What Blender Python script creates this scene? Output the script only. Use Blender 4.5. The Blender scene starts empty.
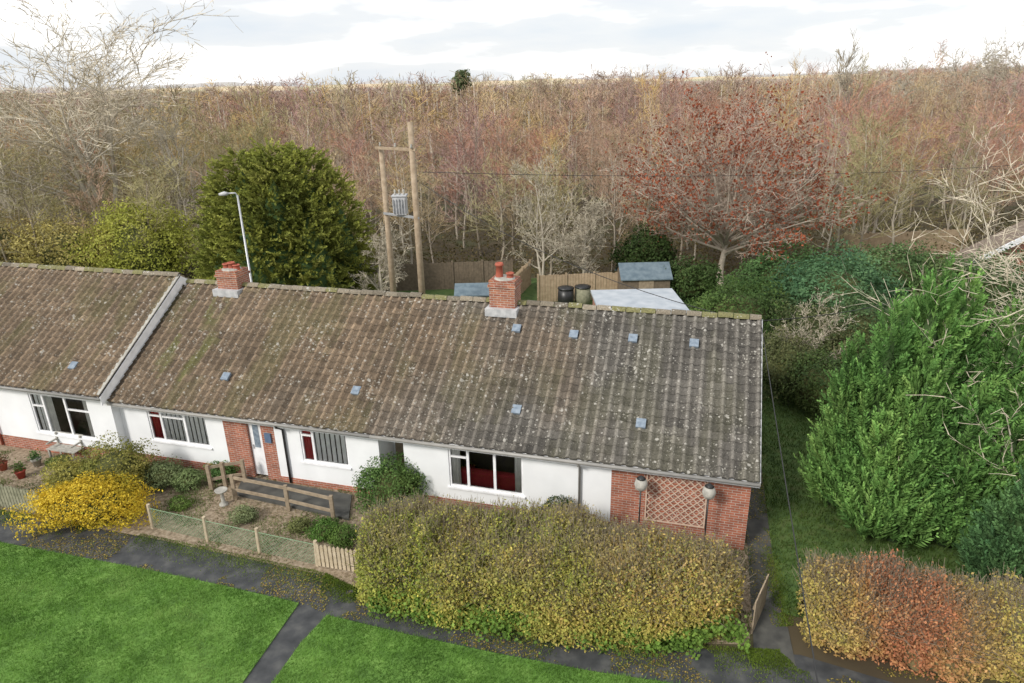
import bpy, math
import numpy as np
from mathutils import Matrix, Vector
rng = np.random.default_rng(11)
R = math.radians
C = bpy.context.scene.collection
# ------------------------------------------------------------------ camera model
H = 11.8; PITCH = R(20.8); ROLL = R(1.3); F = 682.67
cp, sp, cr, sr = math.cos(PITCH), math.sin(PITCH), math.cos(ROLL), math.sin(ROLL)
CAM = np.array([0, 0, H])
def ray(x, y):
    u = (x-512)/F; v = (341.5-y)/F
    a = u*cr+v*sr; b = -u*sr+v*cr
    return np.array([a, cp+sp*b, -sp+cp*b])
def P(x, y, z=0.0):
    d = ray(x, y); return CAM+d*((z-H)/d[2])
def PY(x, y, Y):
    d = ray(x, y); return CAM+d*(Y/d[1])
ANG = R(-16.2)
ex = np.array([math.cos(ANG), math.sin(ANG), 0]); ey = np.array([-math.sin(ANG), math.cos(ANG), 0])
O = np.array([6.05, 14.99, 0])
def L2W(x, y, z=0): return O+ex*x+ey*y+np.array([0, 0, z])
def W2L(p): q = np.asarray(p)-O; return np.array([q@ex, q@ey, q[2]])
def W(x, y, yl=0.0):
    d = ray(x, y); t = ((O+ey*yl-CAM)@ey)/(d@ey)
    return W2L(CAM+d*t)
HE, RISE, DEP, OV = 2.36, 2.77, 4.42, 0.35
def roof_hit(x, y, dz=0., dy=0.):
    d = ray(x, y); n = ey*(-RISE)+np.array([0, 0, DEP])
    p0 = L2W(0, -OV+dy, HE+dz)
    return W2L(CAM+d*(((p0-CAM)@n)/(d@n)))
# ------------------------------------------------------------------ noise / helpers
def vnoise(Pt, scale, seed=0):
    p = np.asarray(Pt, float)*scale; i = np.floor(p).astype(np.int64); f = p-i; f = f*f*(3-2*f)
    def h(a, b, c):
        n = (a*374761393+b*668265263+c*2147483647+seed*1274126177) & 0xffffffff
        n = ((n ^ (n >> 13))*1274126177) & 0xffffffff
        return ((n ^ (n >> 16)) & 0xffff)/65535.
    r = 0
    for a in (0, 1):
        for b in (0, 1):
            for c in (0, 1):
                w = (f[:, 0] if a else 1-f[:, 0])*(f[:, 1] if b else 1-f[:, 1])*(f[:, 2] if c else 1-f[:, 2])
                r = r+w*h(i[:, 0]+a, i[:, 1]+b, i[:, 2]+c)
    return r
def fb(Pt, s, seed=0): return .55*vnoise(Pt, s, seed)+.3*vnoise(Pt, s*2.3, seed+1)+.15*vnoise(Pt, s*5.1, seed+2)
def unit(v): return v/np.maximum(np.linalg.norm(v, axis=-1, keepdims=True), 1e-9)
def tag(o, label=None, cat=None, group=None, kind=None):
    if label: o['label'] = label
    if cat: o['category'] = cat
    if group: o['group'] = group
    if kind: o['kind'] = kind
    return o
def thing(name, label, cat, loc=(0, 0, 0), rz=0, group=None):
    o = bpy.data.objects.new(name, None); C.objects.link(o)
    o.location = [float(c) for c in loc]; o.rotation_euler = (0, 0, rz)
    return tag(o, label, cat, group)
def fin(name, me, m, parent):
    o = bpy.data.objects.new(name, me); C.objects.link(o)
    me.materials.append(m)
    if parent: o.parent = parent
    return o
def np_mesh(name, V, Q, col=None, smooth=False):
    V = np.asarray(V, np.float32); Q = np.asarray(Q, np.int32)
    me = bpy.data.meshes.new(name); n, k = Q.shape
    me.vertices.add(len(V)); me.vertices.foreach_set('co', V.ravel())
    me.loops.add(n*k); me.loops.foreach_set('vertex_index', Q.ravel())
    me.polygons.add(n); me.polygons.foreach_set('loop_start', np.arange(0, n*k, k, dtype=np.int32))
    try: me.polygons.foreach_set('loop_total', np.full(n, k, np.int32))
    except Exception: pass
    if smooth: me.polygons.foreach_set('use_smooth', np.ones(n, bool))
    me.update(calc_edges=True)
    if col is not None:
        a = me.attributes.new('Col', 'FLOAT_COLOR', 'FACE')
        c = np.ones((n, 4), np.float32); c[:, :3] = np.clip(col, 0, 1); a.data.foreach_set('color', c.ravel())
    return me
def np_obj(name, V, Q, m, parent=None, col=None, smooth=False):
    return fin(name, np_mesh(name, V, Q, col, smooth), m, parent)
class MB:
    def __init__(s, off=(0, 0, 0)): s.v = []; s.f = []; s.off = np.array(off, float)
    def poly(s, pts):
        b = len(s.v); s.v += [tuple(np.asarray(p, float)-s.off) for p in pts]; s.f.append(tuple(range(b, b+len(pts))))
    def box(s, x0, x1, y0, y1, z0, z1):
        b = len(s.v)
        for z in (z0, z1):
            for x, y in ((x0, y0), (x1, y0), (x1, y1), (x0, y1)): s.v.append(tuple(np.array([x, y, z])-s.off))
        for f in ((3, 2, 1, 0), (4, 5, 6, 7), (0, 1, 5, 4), (1, 2, 6, 5), (2, 3, 7, 6), (3, 0, 4, 7)): s.f.append(tuple(b+i for i in f))
        return s
    def tube(s, pts, r, n=8, cap=True):
        pts = [np.asarray(p, float) for p in pts]; rr = r if isinstance(r, (list, tuple)) else [r]*len(pts); b = len(s.v)
        for i, p in enumerate(pts):
            d = pts[min(i+1, len(pts)-1)]-pts[max(i-1, 0)]; d = d/np.linalg.norm(d)
            ref = np.array([0, 0, 1.]) if abs(d[2]) < .9 else np.array([1., 0, 0])
            a = np.cross(d, ref); a /= np.linalg.norm(a); c = np.cross(d, a)
            for k in range(n):
                t = 2*math.pi*k/n; s.v.append(tuple(p+rr[i]*(math.cos(t)*a+math.sin(t)*c)-s.off))
        for i in range(len(pts)-1):
            for k in range(n): s.f.append((b+i*n+k, b+i*n+(k+1) % n, b+(i+1)*n+(k+1) % n, b+(i+1)*n+k))
        if cap:
            s.f.append(tuple(b+k for k in range(n-1, -1, -1))); s.f.append(tuple(b+(len(pts)-1)*n+k for k in range(n)))
        return s
    def bar(s, p, q, w, h):   # rectangular bar between points
        p = np.asarray(p, float); q = np.asarray(q, float); d = (q-p)/np.linalg.norm(q-p)
        ref = np.array([0, 0, 1.]) if abs(d[2]) < .95 else np.array([0, 1., 0])
        a = np.cross(d, ref); a /= np.linalg.norm(a); c = np.cross(a, d); b = len(s.v)
        for e in (p, q):
            for i, j in ((-1, -1), (1, -1), (1, 1), (-1, 1)): s.v.append(tuple(e+a*i*w/2+c*j*h/2-s.off))
        for f in ((3, 2, 1, 0), (4, 5, 6, 7), (0, 1, 5, 4), (1, 2, 6, 5), (2, 3, 7, 6), (3, 0, 4, 7)): s.f.append(tuple(b+i for i in f))
        return s
    def lathe(s, prof, c=(0, 0, 0), n=14):
        b = len(s.v); c = np.asarray(c, float)
        for r, z in prof:
            for k in range(n):
                t = 2*math.pi*k/n; s.v.append(tuple(c+np.array([r*math.cos(t), r*math.sin(t), z])-s.off))
        for i in range(len(prof)-1):
            for k in range(n): s.f.append((b+i*n+k, b+i*n+(k+1) % n, b+(i+1)*n+(k+1) % n, b+(i+1)*n+k))
        s.f.append(tuple(b+k for k in range(n-1, -1, -1))); s.f.append(tuple(b+(len(prof)-1)*n+k for k in range(n)))
        return s
    def prism(s, poly, z0, z1):
        n = len(poly); b = len(s.v)
        for z in (z0, z1):
            for p in poly: s.v.append(tuple(np.array([p[0], p[1], z])-s.off))
        s.f.append(tuple(b+n+i for i in range(n))); s.f.append(tuple(b+i for i in range(n-1, -1, -1)))
        for i in range(n): s.f.append((b+i, b+(i+1) % n, b+n+(i+1) % n, b+n+i))
        return s
    def build(s, name, m, parent=None, smooth=False):
        me = bpy.data.meshes.new(name); me.from_pydata(s.v, [], s.f); me.update()
        if smooth: me.polygons.foreach_set('use_smooth', np.ones(len(me.polygons), bool))
        return fin(name, me, m, parent)
# ------------------------------------------------------------------ materials
def newmat(name):
    m = bpy.data.materials.new(name); m.use_nodes = True; nt = m.node_tree
    return m, nt, nt.nodes['Principled BSDF']
def nd(nt, t, **kw):
    n = nt.nodes.new(t)
    for k, v in kw.items(): setattr(n, k, v)
    return n
def noise(nt, scale, detail=4, src='Object'):
    tc = nd(nt, 'ShaderNodeTexCoord'); n = nd(nt, 'ShaderNodeTexNoise')
    n.inputs['Scale'].default_value = scale; n.inputs['Detail'].default_value = detail
    nt.links.new(tc.outputs[src], n.inputs['Vector']); return n
def ramp(nt, fac, stops):
    r = nd(nt, 'ShaderNodeValToRGB'); el = r.color_ramp.elements
    while len(el) < len(stops): el.new(.5)
    for e, (p, c) in zip(el, stops): e.position = p; e.color = (*c, 1)
    nt.links.new(fac, r.inputs['Fac']); return r.outputs['Color']
def mix(nt, a, b, fac, mode='MIX'):
    n = nd(nt, 'ShaderNodeMix', data_type='RGBA', blend_type=mode)
    for s, v in ((n.inputs[6], a), (n.inputs[7], b), (n.inputs[0], fac)):
        if hasattr(v, 'default_value') and not isinstance(v, (int, float, tuple)): nt.links.new(v, s)
        elif isinstance(v, tuple): s.default_value = (*v, 1)
        else: s.default_value = v
    return n.outputs[2]
def bump(nt, b, h, st, dist=.02):
    n = nd(nt, 'ShaderNodeBump'); n.inputs['Strength'].default_value = st; n.inputs['Distance'].default_value = dist
    nt.links.new(h, n.inputs['Height']); nt.links.new(n.outputs['Normal'], b.inputs['Normal'])
def mnoise(name, c1, c2, scale=6, rough=.85, bmp=.2, c3=None, src='Object', detail=5, metal=0):
    m, nt, b = newmat(name); n = noise(nt, scale, detail, src)
    st = [(.3, c1), (.7, c2)] if c3 is None else [(.28, c1), (.5, c2), (.72, c3)]
    nt.links.new(ramp(nt, n.outputs['Fac'], st), b.inputs['Base Color'])
    b.inputs['Roughness'].default_value = rough; b.inputs['Metallic'].default_value = metal
    if bmp: bump(nt, b, n.outputs['Fac'], bmp)
    return m
def mcol(name, rough=.75, var=.35, scale=9, transl=0.):
    m, nt, b = newmat(name); a = nd(nt, 'ShaderNodeAttribute', attribute_name='Col')
    n = noise(nt, scale, 3); g = ramp(nt, n.outputs['Fac'], [(.3, (1-var,)*3), (.7, (1+var*.4,)*3)])
    c = mix(nt, a.outputs['Color'], g, 1.0, 'MULTIPLY')
    nt.links.new(c, b.inputs['Base Color']); b.inputs['Roughness'].default_value = rough
    b.inputs['Specular IOR Level'].default_value = .25
    if transl:
        t = nd(nt, 'ShaderNodeBsdfTranslucent'); nt.links.new(c, t.inputs['Color']); mx = nd(nt, 'ShaderNodeMixShader'); mx.inputs[0].default_value = transl
        out = nt.nodes['Material Output']; nt.links.new(b.outputs[0], mx.inputs[1]); nt.links.new(t.outputs[0], mx.inputs[2]); nt.links.new(mx.outputs[0], out.inputs['Surface'])
    return m
def mrand(name, cols, rough=.85):   # colour differs between copies
    m, nt, b = newmat(name); oi = nd(nt, 'ShaderNodeObjectInfo')
    st = [(i/(len(cols)-1), c) for i, c in enumerate(cols)]
    n = noise(nt, .8, 2); g = ramp(nt, n.outputs['Fac'], [(.3, (.75,)*3), (.7, (1.15,)*3)])
    nt.links.new(mix(nt, ramp(nt, oi.outputs['Random'], st), g, 1.0, 'MULTIPLY'), b.inputs['Base Color'])
    b.inputs['Roughness'].default_value = rough; b.inputs['Specular IOR Level'].default_value = .2
    return m
def mbrick(name, sc=1.0, c1=(.40, .13, .07), c2=(.28, .09, .055), mo=(.40, .35, .30)):
    m, nt, b = newmat(name); tc = nd(nt, 'ShaderNodeTexCoord'); sx = nd(nt, 'ShaderNodeSeparateXYZ'); cb = nd(nt, 'ShaderNodeCombineXYZ')
    ad = nd(nt, 'ShaderNodeMath', operation='ADD'); nt.links.new(tc.outputs['Object'], sx.inputs[0])
    nt.links.new(sx.outputs[0], ad.inputs[0]); nt.links.new(sx.outputs[1], ad.inputs[1]); nt.links.new(ad.outputs[0], cb.inputs[0]); nt.links.new(sx.outputs[2], cb.inputs[1])
    br = nd(nt, 'ShaderNodeTexBrick'); nt.links.new(cb.outputs[0], br.inputs['Vector'])
    for k, v in (('Scale', 1), ('Mortar Size', .008), ('Brick Width', .225*sc), ('Row Height', .075*sc), ('Bias', .0)): br.inputs[k].default_value = v
    br.inputs['Color1'].default_value = (*c1, 1); br.inputs['Color2'].default_value = (*c2, 1); br.inputs['Mortar'].default_value = (*mo, 1)
    n = noise(nt, 3, 5); g = ramp(nt, n.outputs['Fac'], [(.3, (.7,)*3), (.7, (1.2,)*3)])
    nt.links.new(mix(nt, br.outputs['Color'], g, 1., 'MULTIPLY'), b.inputs['Base Color']); b.inputs['Roughness'].default_value = .9
    bump(nt, b, br.outputs['Fac'], -.4, .01); return m
def mplain(name, c, rough=.5, metal=0):
    return mnoise(name, tuple(x*.85 for x in c), tuple(min(1, x*1.08) for x in c), 4, rough, .05, metal=metal)
def mroof(name):
    m, nt, b = newmat(name); a = nd(nt, 'ShaderNodeAttribute', attribute_name='Col')
    n = noise(nt, 22, 6); g = ramp(nt, n.outputs['Fac'], [(.28, (.58,)*3), (.5, (.98,)*3), (.75, (1.38,)*3)])
    c = mix(nt, a.outputs['Color'], g, 1., 'MULTIPLY')
    tc = nd(nt, 'ShaderNodeTexCoord'); n2 = noise(nt, 1.3, 3)
    for sc, lo, mul, amt, colr in ((4.5, -.13, .55, .7, (.52, .50, .45)), (9, -.11, .56, .55, (.45, .43, .37)), (15, -.08, .5, .4, (.38, .36, .30))):
        v = nd(nt, 'ShaderNodeTexVoronoi'); v.inputs['Scale'].default_value = sc; nt.links.new(tc.outputs['Object'], v.inputs['Vector'])
        th = nd(nt, 'ShaderNodeMath', operation='MULTIPLY_ADD'); nt.links.new(n2.outputs['Fac'], th.inputs[0]); th.inputs[1].default_value = mul; th.inputs[2].default_value = lo
        nz = nd(nt, 'ShaderNodeMath', operation='MULTIPLY_ADD'); nt.links.new(n.outputs['Fac'], nz.inputs[0]); nz.inputs[1].default_value = .35; nt.links.new(v.outputs['Distance'], nz.inputs[2])
        sb = nd(nt, 'ShaderNodeMath', operation='SUBTRACT'); nt.links.new(nz.outputs[0], sb.inputs[0]); sb.inputs[1].default_value = .17
        lt = nd(nt, 'ShaderNodeMath', operation='LESS_THAN'); nt.links.new(sb.outputs[0], lt.inputs[0]); nt.links.new(th.outputs[0], lt.inputs[1])
        k = nd(nt, 'ShaderNodeMath', operation='MULTIPLY'); nt.links.new(lt.outputs[0], k.inputs[0]); k.inputs[1].default_value = amt
        c = mix(nt, c, colr, k.outputs[0])
    nt.links.new(c, b.inputs['Base Color']); b.inputs['Roughness'].default_value = .9; bump(nt, b, n.outputs['Fac'], .4, .015); return m
def mglass(name):
    m, nt, b = newmat(name); out = nt.nodes['Material Output']
    t = nd(nt, 'ShaderNodeBsdfTransparent'); t.inputs[0].default_value = (.94, .95, .95, 1); g = nd(nt, 'ShaderNodeBsdfGlossy'); g.inputs['Roughness'].default_value = .03
    n = noise(nt, 1.5, 2); bp = nd(nt, 'ShaderNodeBump'); bp.inputs['Strength'].default_value = .05; nt.links.new(n.outputs['Fac'], bp.inputs['Height']); nt.links.new(bp.outputs[0], g.inputs['Normal'])
    f = nd(nt, 'ShaderNodeFresnel'); f.inputs[0].default_value = 1.55; mx = nd(nt, 'ShaderNodeMixShader')
    nt.links.new(f.outputs[0], mx.inputs[0]); nt.links.new(t.outputs[0], mx.inputs[1]); nt.links.new(g.outputs[0], mx.inputs[2]); nt.links.new(mx.outputs[0], out.inputs['Surface']); return m
M = dict(
 roof=mroof('weathered_roof_tile'), white=mnoise('white_render', (.74, .75, .76), (.82, .83, .84), 1.3, .9, .08), upvc=mplain('white_frame', (.84, .84, .85), .4),
 brick=mbrick('red_brick'), chim=mbrick('chimney_brick', 1.0, (.38, .15, .08), (.26, .09, .055)), terra=mplain('terracotta', (.38, .10, .06), .8), lead=mnoise('lead', (.32, .33, .34), (.55, .55, .55), 5, .6),
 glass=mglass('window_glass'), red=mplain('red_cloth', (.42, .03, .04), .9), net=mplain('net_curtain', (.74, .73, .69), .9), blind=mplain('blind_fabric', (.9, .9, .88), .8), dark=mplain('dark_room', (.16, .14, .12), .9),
 gutter=mplain('grey_gutter', (.30, .29, .27), .5), black=mplain('black_plastic', (.02, .02, .02), .4), metal=mplain('galvanised', (.45, .46, .47), .45, .5),
 wood=mnoise('weathered_wood', (.22, .17, .115), (.36, .285, .20), 7, .85, .3), palewood=mnoise('pale_wood', (.40, .32, .21), (.55, .46, .33), 7, .85, .3), tanwood=mnoise('tan_fence_wood', (.33, .24, .15), (.46, .35, .23), 5, .85, .3), greywood=mnoise('greywood', (.17, .17, .11), (.30, .29, .20), 7, .9, .3), darkwood=mnoise('darkwood', (.11, .085, .06), (.19, .145, .10), 7, .9, .3),
 trellis=mnoise('trellis_wood', (.50, .36, .27), (.62, .47, .37), 7, .8, .1),
 pole=mnoise('pole_wood', (.27, .20, .13), (.42, .33, .23), 5, .85, .3), wire=mplain('green_wire', (.22, .33, .19), .6), cable=mplain('cable', (.03, .03, .03), .6),
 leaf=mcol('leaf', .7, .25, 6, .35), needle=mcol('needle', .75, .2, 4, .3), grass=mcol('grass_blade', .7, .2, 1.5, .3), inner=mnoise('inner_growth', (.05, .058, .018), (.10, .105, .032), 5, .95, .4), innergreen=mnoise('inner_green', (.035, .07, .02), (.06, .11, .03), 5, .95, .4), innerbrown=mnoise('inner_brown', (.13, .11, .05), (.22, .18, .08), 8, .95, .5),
 bark=mnoise('bark', (.20, .16, .11), (.34, .29, .21), 5, .9, .3), palebark=mnoise('pale_bark', (.40, .35, .28), (.58, .53, .43), 3, .9, .3), palebranch=mnoise('pale_twig', (.50, .44, .33), (.64, .57, .44), 3, .9, 0), greybranch=mnoise('grey_twig', (.38, .33, .25), (.50, .45, .35), 3, .9, 0), browntwig=mnoise('brown_twig', (.32, .23, .17), (.44, .33, .25), 3, .9, 0), redtwig=mnoise('grey_brown_twig', (.34, .27, .21), (.46, .38, .31), 3, .9, 0), redbark=mnoise('red_tree_bark', (.40, .34, .27), (.56, .49, .40), 3, .9, .2),
 lawn=mnoise('turf', (.065, .14, .022), (.115, .23, .038), 2.2, .95, .4, c3=(.17, .30, .06)), darklawn=mnoise('dark_turf', (.035, .07, .015), (.07, .125, .027), 3, .95, .4, c3=(.09, .115, .035)),
 asphalt=mnoise('asphalt', (.024, .026, .028), (.048, .050, .052), 2.5, .7, .3, c3=(.095, .095, .09), detail=10), concrete=mnoise('damp_concrete', (.045, .045, .042), (.10, .098, .086), 3, .85, .3, detail=8),
 gravel=mnoise('gravel_bed', (.12, .09, .055), (.26, .20, .135), 9, .95, .6, c3=(.38, .31, .23), detail=10),
 ground=mnoise('rough_ground', (.045, .033, .017), (.08, .06, .03), .35, .95, .3, c3=(.06, .07, .025), detail=9), hill=mnoise('far_land', (.28, .23, .20), (.40, .34, .27), .012, 1, 0, c3=(.28, .29, .24)), field=mnoise('field', (.56, .43, .25), (.66, .54, .36), .006, 1, 0, c3=(.34, .36, .22)), farhill=mnoise('farthest_land', (.40, .39, .38), (.50, .47, .44), .006, 1, 0),
 felt=mnoise('grey_felt', (.34, .38, .42), (.47, .50, .53), 2, .85, .15), bluefelt=mnoise('blue_felt', (.09, .13, .16), (.17, .22, .25), 3, .85, .3), stone=mnoise('stone', (.28, .27, .24), (.45, .43, .38), 9, .9, .3),
 birchtrunk=mrand('wood_trunk', [(.42, .36, .29), (.62, .56, .46), (.30, .25, .19), (.52, .46, .37)]),
 blue=mplain('blue_paint', (.10, .15, .24), .5), pots=mplain('pot_red', (.4, .06, .04), .7))
WOODC = [('russet', (.44, .23, .155)), ('purplebrown', (.40, .255, .225)), ('brown', (.39, .265, .185)), ('tan', (.50, .39, .235)), ('gold', (.54, .39, .17)), ('olive', (.37, .33, .17))]
for nm_, c_ in WOODC: M['w_'+nm_] = mrand(nm_+'_wood_twig', [tuple(x*.78 for x in c_), c_, tuple(x*1.2 for x in c_)])
# ------------------------------------------------------------------ plants
def segs_mesh(S, sides=3):
    S = np.asarray(S, float); p0 = S[:, :3]; p1 = S[:, 3:6]; r0 = S[:, 6:7]; r1 = S[:, 7:8]; n = len(S)
    d = unit(p1-p0); ref = np.where(np.abs(d[:, 2:3]) < .9, np.array([[0, 0, 1.]]), np.array([[1., 0, 0]]))
    a = unit(np.cross(d, ref)); b = np.cross(d, a)
    if sides == 2:
        t = rng.random((n, 1))*6.28; a2 = a*np.cos(t)+b*np.sin(t)
        V = np.stack([p0-a2*r0, p0+a2*r0, p1+a2*r1, p1-a2*r1], 1).reshape(-1, 3); return V, np.arange(n*4).reshape(n, 4)
    ring = []
    for p, r in ((p0, r0), (p1, r1)):
        for k in range(sides): t = 6.2832*k/sides; ring.append(p+r*(math.cos(t)*a+math.sin(t)*b))
    V = np.stack(ring, 1).reshape(-1, 3); base = (np.arange(n)*2*sides)[:, None]
    q = np.array([[k, (k+1) % sides, sides+(k+1) % sides, sides+k] for k in range(sides)])
    return V, (base[:, :, None]+q[None]).reshape(-1, 4)
def grow(out, p, d, Ln, r, lev, c):
    n = c['n'][lev]; step = Ln/n
    for i in range(n):
        d = d+rng.normal(0, c['wob'][lev], 3); d[2] += c['up'][lev]; d = d/math.sqrt(d@d)
        q = p+d*step; ra = max(r*(1-.8*i/n), c['rmin']*.6); rb = max(r*(1-.8*(i+1)/n), c['rmin']*.5)
        out.append((*p, *q, ra, rb, lev))
        if lev < c['max'] and (i+1)/n >= c['start'][lev]:
            k = c['kids'][lev]; k = int(k)+(rng.random() < k-int(k))
            for _ in range(k):
                v = rng.normal(0, 1, 3); v -= d*(v@d); v /= math.sqrt(v@v)
                th = c['ang'][lev]*(.7+.6*rng.random()); cd = d*math.cos(th)+v*math.sin(th)
                ln = Ln*c['lr'][lev]*(.6+.7*rng.random())*((1-.45*i/n) if lev == 0 else 1)
                grow(out, p+(q-p)*rng.random(), cd, ln, max(rb*.6, c['rmin']), lev+1, c)
        p = q
def fit(S, h, radius):
    """bring a grown tree to a given height and crown radius, crown centred over the foot"""
    top_ = S[:, 5].max()
    for j in (0, 1):
        m = np.median(S[:, 3+j]); S[:, j] -= m*np.clip(S[:, 2]/(.6*top_), 0, 1); S[:, 3+j] -= m*np.clip(S[:, 5]/(.6*top_), 0, 1)
    kx = radius/np.percentile(np.abs(S[:, 3]), 97); ky = radius/np.percentile(np.abs(S[:, 4]), 97); kz = h/np.percentile(S[:, 5], 99.3)
    for j, k in enumerate((kx, ky, kz)): S[:, j] *= k; S[:, 3+j] *= k
    return S
def bare(h, r, cfg, stems=1, lean=.05, radius=None):
    out = []
    for s in range(stems):
        d = np.array([rng.normal(0, lean), rng.normal(0, lean), 1.]); d /= np.linalg.norm(d)
        grow(out, np.array([rng.normal(0, .15)*(stems > 1), rng.normal(0, .15)*(stems > 1), -.1]), d, h*(1-.2*rng.random()*(stems > 1)), r, 0, cfg)
    S = np.array(out)
    return fit(S, h, radius) if radius else S
def dome_tree(h, rad, zc, th, r, nl, cfg, lo=-.15):
    """short trunk, limbs fanning out to an even dome"""
    out = []; p = np.array([0, 0, -.1]); tr = [p]
    for i in range(5): q = p+np.array([rng.normal(0, .06), rng.normal(0, .06), (th+.1)/5]); out.append((*p, *q, r*(1-.1*i), r*(1-.1*(i+1)), 0)); p = q; tr.append(p)
    for i in range(nl):
        z = lo+(1-lo)*(i+.5)/nl; a = i*2.39996; s = math.sqrt(max(0, 1-z*z)); u = np.array([s*math.cos(a), s*math.sin(a), z])
        e = np.array([0, 0, zc])+u*np.array([rad, rad, h-zc])*(.92+.12*rng.random()); st = tr[-1]*1.0; st = st+np.array([0, 0, -(th*.45)*(1-max(z, 0))*rng.random()])
        d = e-st; L = np.linalg.norm(d); d = d/L; d0 = d+np.array([0, 0, .25]); d0 /= np.linalg.norm(d0)
        grow(out, st, d0*.6+d*.4, L*.95, r*.36, 1, cfg)
    return fit(np.array(out), h, rad)
BIRCH = dict(max=3, n=[9, 5, 3, 2], wob=[.05, .11, .15, .17], up=[.03, .10, .12, .12], start=[.25, .25, .3, 0], kids=[2.6, 1.9, 2.3, 0], ang=[.75, .65, .6, 0], lr=[.34, .46, .5, 0], rmin=.0125)
SPREAD = dict(max=4, n=[7, 6, 4, 3, 2], wob=[.06, .13, .16, .18, .2], up=[.05, .07, .03, .02, 0], start=[.3, .25, .25, .3, 0], kids=[2.2, 1.4, 1.5, 1.2, 0], ang=[.85, .7, .7, .7, 0], lr=[.62, .45, .5, .55, 0], rmin=.014)
def tree_parts(root, S, mt, mc, split=1, cr_scale=1.0, sides=5):
    A = S[S[:, 8] <= split]; B = S[S[:, 8] > split].copy(); B[:, 6:8] *= cr_scale
    V, Q = segs_mesh(A, sides); np_obj('trunk', V, Q, mt, root, smooth=True)
    V, Q = segs_mesh(B, 3 if len(B) < 6000 else 2); np_obj('crown', V, Q, mc, root)
def leaves(Cn, N, size, asp=.55, jit=.8):
    n = len(Cn); N = unit(N+rng.normal(0, jit, (n, 3))*.8); r = rng.normal(0, 1, (n, 3)); t = unit(np.cross(N, r)); b = np.cross(N, t)
    l = size*(.6+.8*rng.random((n, 1)))*.5
    V = np.stack([Cn-t*l, Cn+b*l*asp, Cn+t*l, Cn-b*l*asp], 1).reshape(-1, 3); return V, np.arange(n*4).reshape(n, 4)
def palette(Pt, cols, s=1.5, seed=0, jit=.18, rnd=.3):
    k = len(cols); f = np.clip((fb(Pt, s, seed)-.25)/.5*(1-rnd)+rnd*rng.random(len(Pt)), 0, .999)*(k-1)
    i = f.astype(int); w = (f-i)[:, None]; cols = np.array(cols); c = cols[i]*(1-w)+cols[np.minimum(i+1, k-1)]*w
    return c*(1+rng.normal(0, jit, (len(Pt), 1)))
def ellip(rx, ry, rz, cz, n1=18, n2=10):
    V = []; Q = []
    for j in range(n2+1):
        ph = math.pi*j/n2
        for i in range(n1):
            t = 6.2832*i/n1; V.append((rx*math.sin(ph)*math.cos(t), ry*math.sin(ph)*math.sin(t), cz-rz*math.cos(ph)))
    for j in range(n2):
        for i in range(n1): Q.append((j*n1+i, j*n1+(i+1) % n1, (j+1)*n1+(i+1) % n1, (j+1)*n1+i))
    return np.array(V), np.array(Q)
def leafy(name, label, cat, loc, rx, ry, h, nl, n, size, cols, inner='inner', trunk=None, lobe=.42, group=None, zb=0., mat='leaf', cs=None, rz=0, lump=.5):
    root = thing(name, label, cat, loc, rz, group); sd = int(rng.integers(1000))
    rzh = (h-zb)/2; cz = zb+rzh; R3 = np.array([rx, ry, rzh])
    n1 = int(n*.55); s = unit(rng.normal(0, 1, (n1, 3))); rr = 1+lump*(fb(s*1.7+20, 1., sd)-.5)*1.4
    p1 = s*R3*(rr*(.68+.34*np.sqrt(rng.random(n1))))[:, None]
    n2 = n-n1; u = unit(rng.normal(0, 1, (nl, 3))); cen = u*(.45+.3*rng.random((nl, 1))); rad = lobe*(.55+.7*rng.random(nl)); w = rad**2; idx = rng.choice(nl, n2, p=w/w.sum()); s2 = unit(rng.normal(0, 1, (n2, 3)))
    p2 = (cen[idx]+s2*(rad[idx]*(.75+.35*rng.random(n2)))[:, None])*R3
    pts = np.r_[p1, p2]; nn = np.r_[s, s2]; pts[:, 2] += cz
    fl = (pts[:, 2] < cz); pts[fl, :2] *= 1+.12*((cz-pts[fl, 2])/rzh)[:, None]
    ok = pts[:, 2] > .02; pts = pts[ok]; nn = nn[ok]
    V, Q = leaves(pts, nn+np.array([0, 0, .3]), size)
    np_obj('crown' if trunk else 'foliage', V, Q, M[mat], root, palette(pts+np.array(loc), cols, cs or 1.2/max(rx, .5), 5))
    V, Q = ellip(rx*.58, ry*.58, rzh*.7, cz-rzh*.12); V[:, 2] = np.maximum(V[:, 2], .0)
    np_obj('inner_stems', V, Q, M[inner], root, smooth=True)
    if trunk:
        mb = MB(); mb.tube([(0, 0, -.1), (.03, .02, h*.3), (0, 0, h*.6)], [trunk, trunk*.8, trunk*.5], 8); mb.build('trunk', M['bark'], root, True)
    return root
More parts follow.
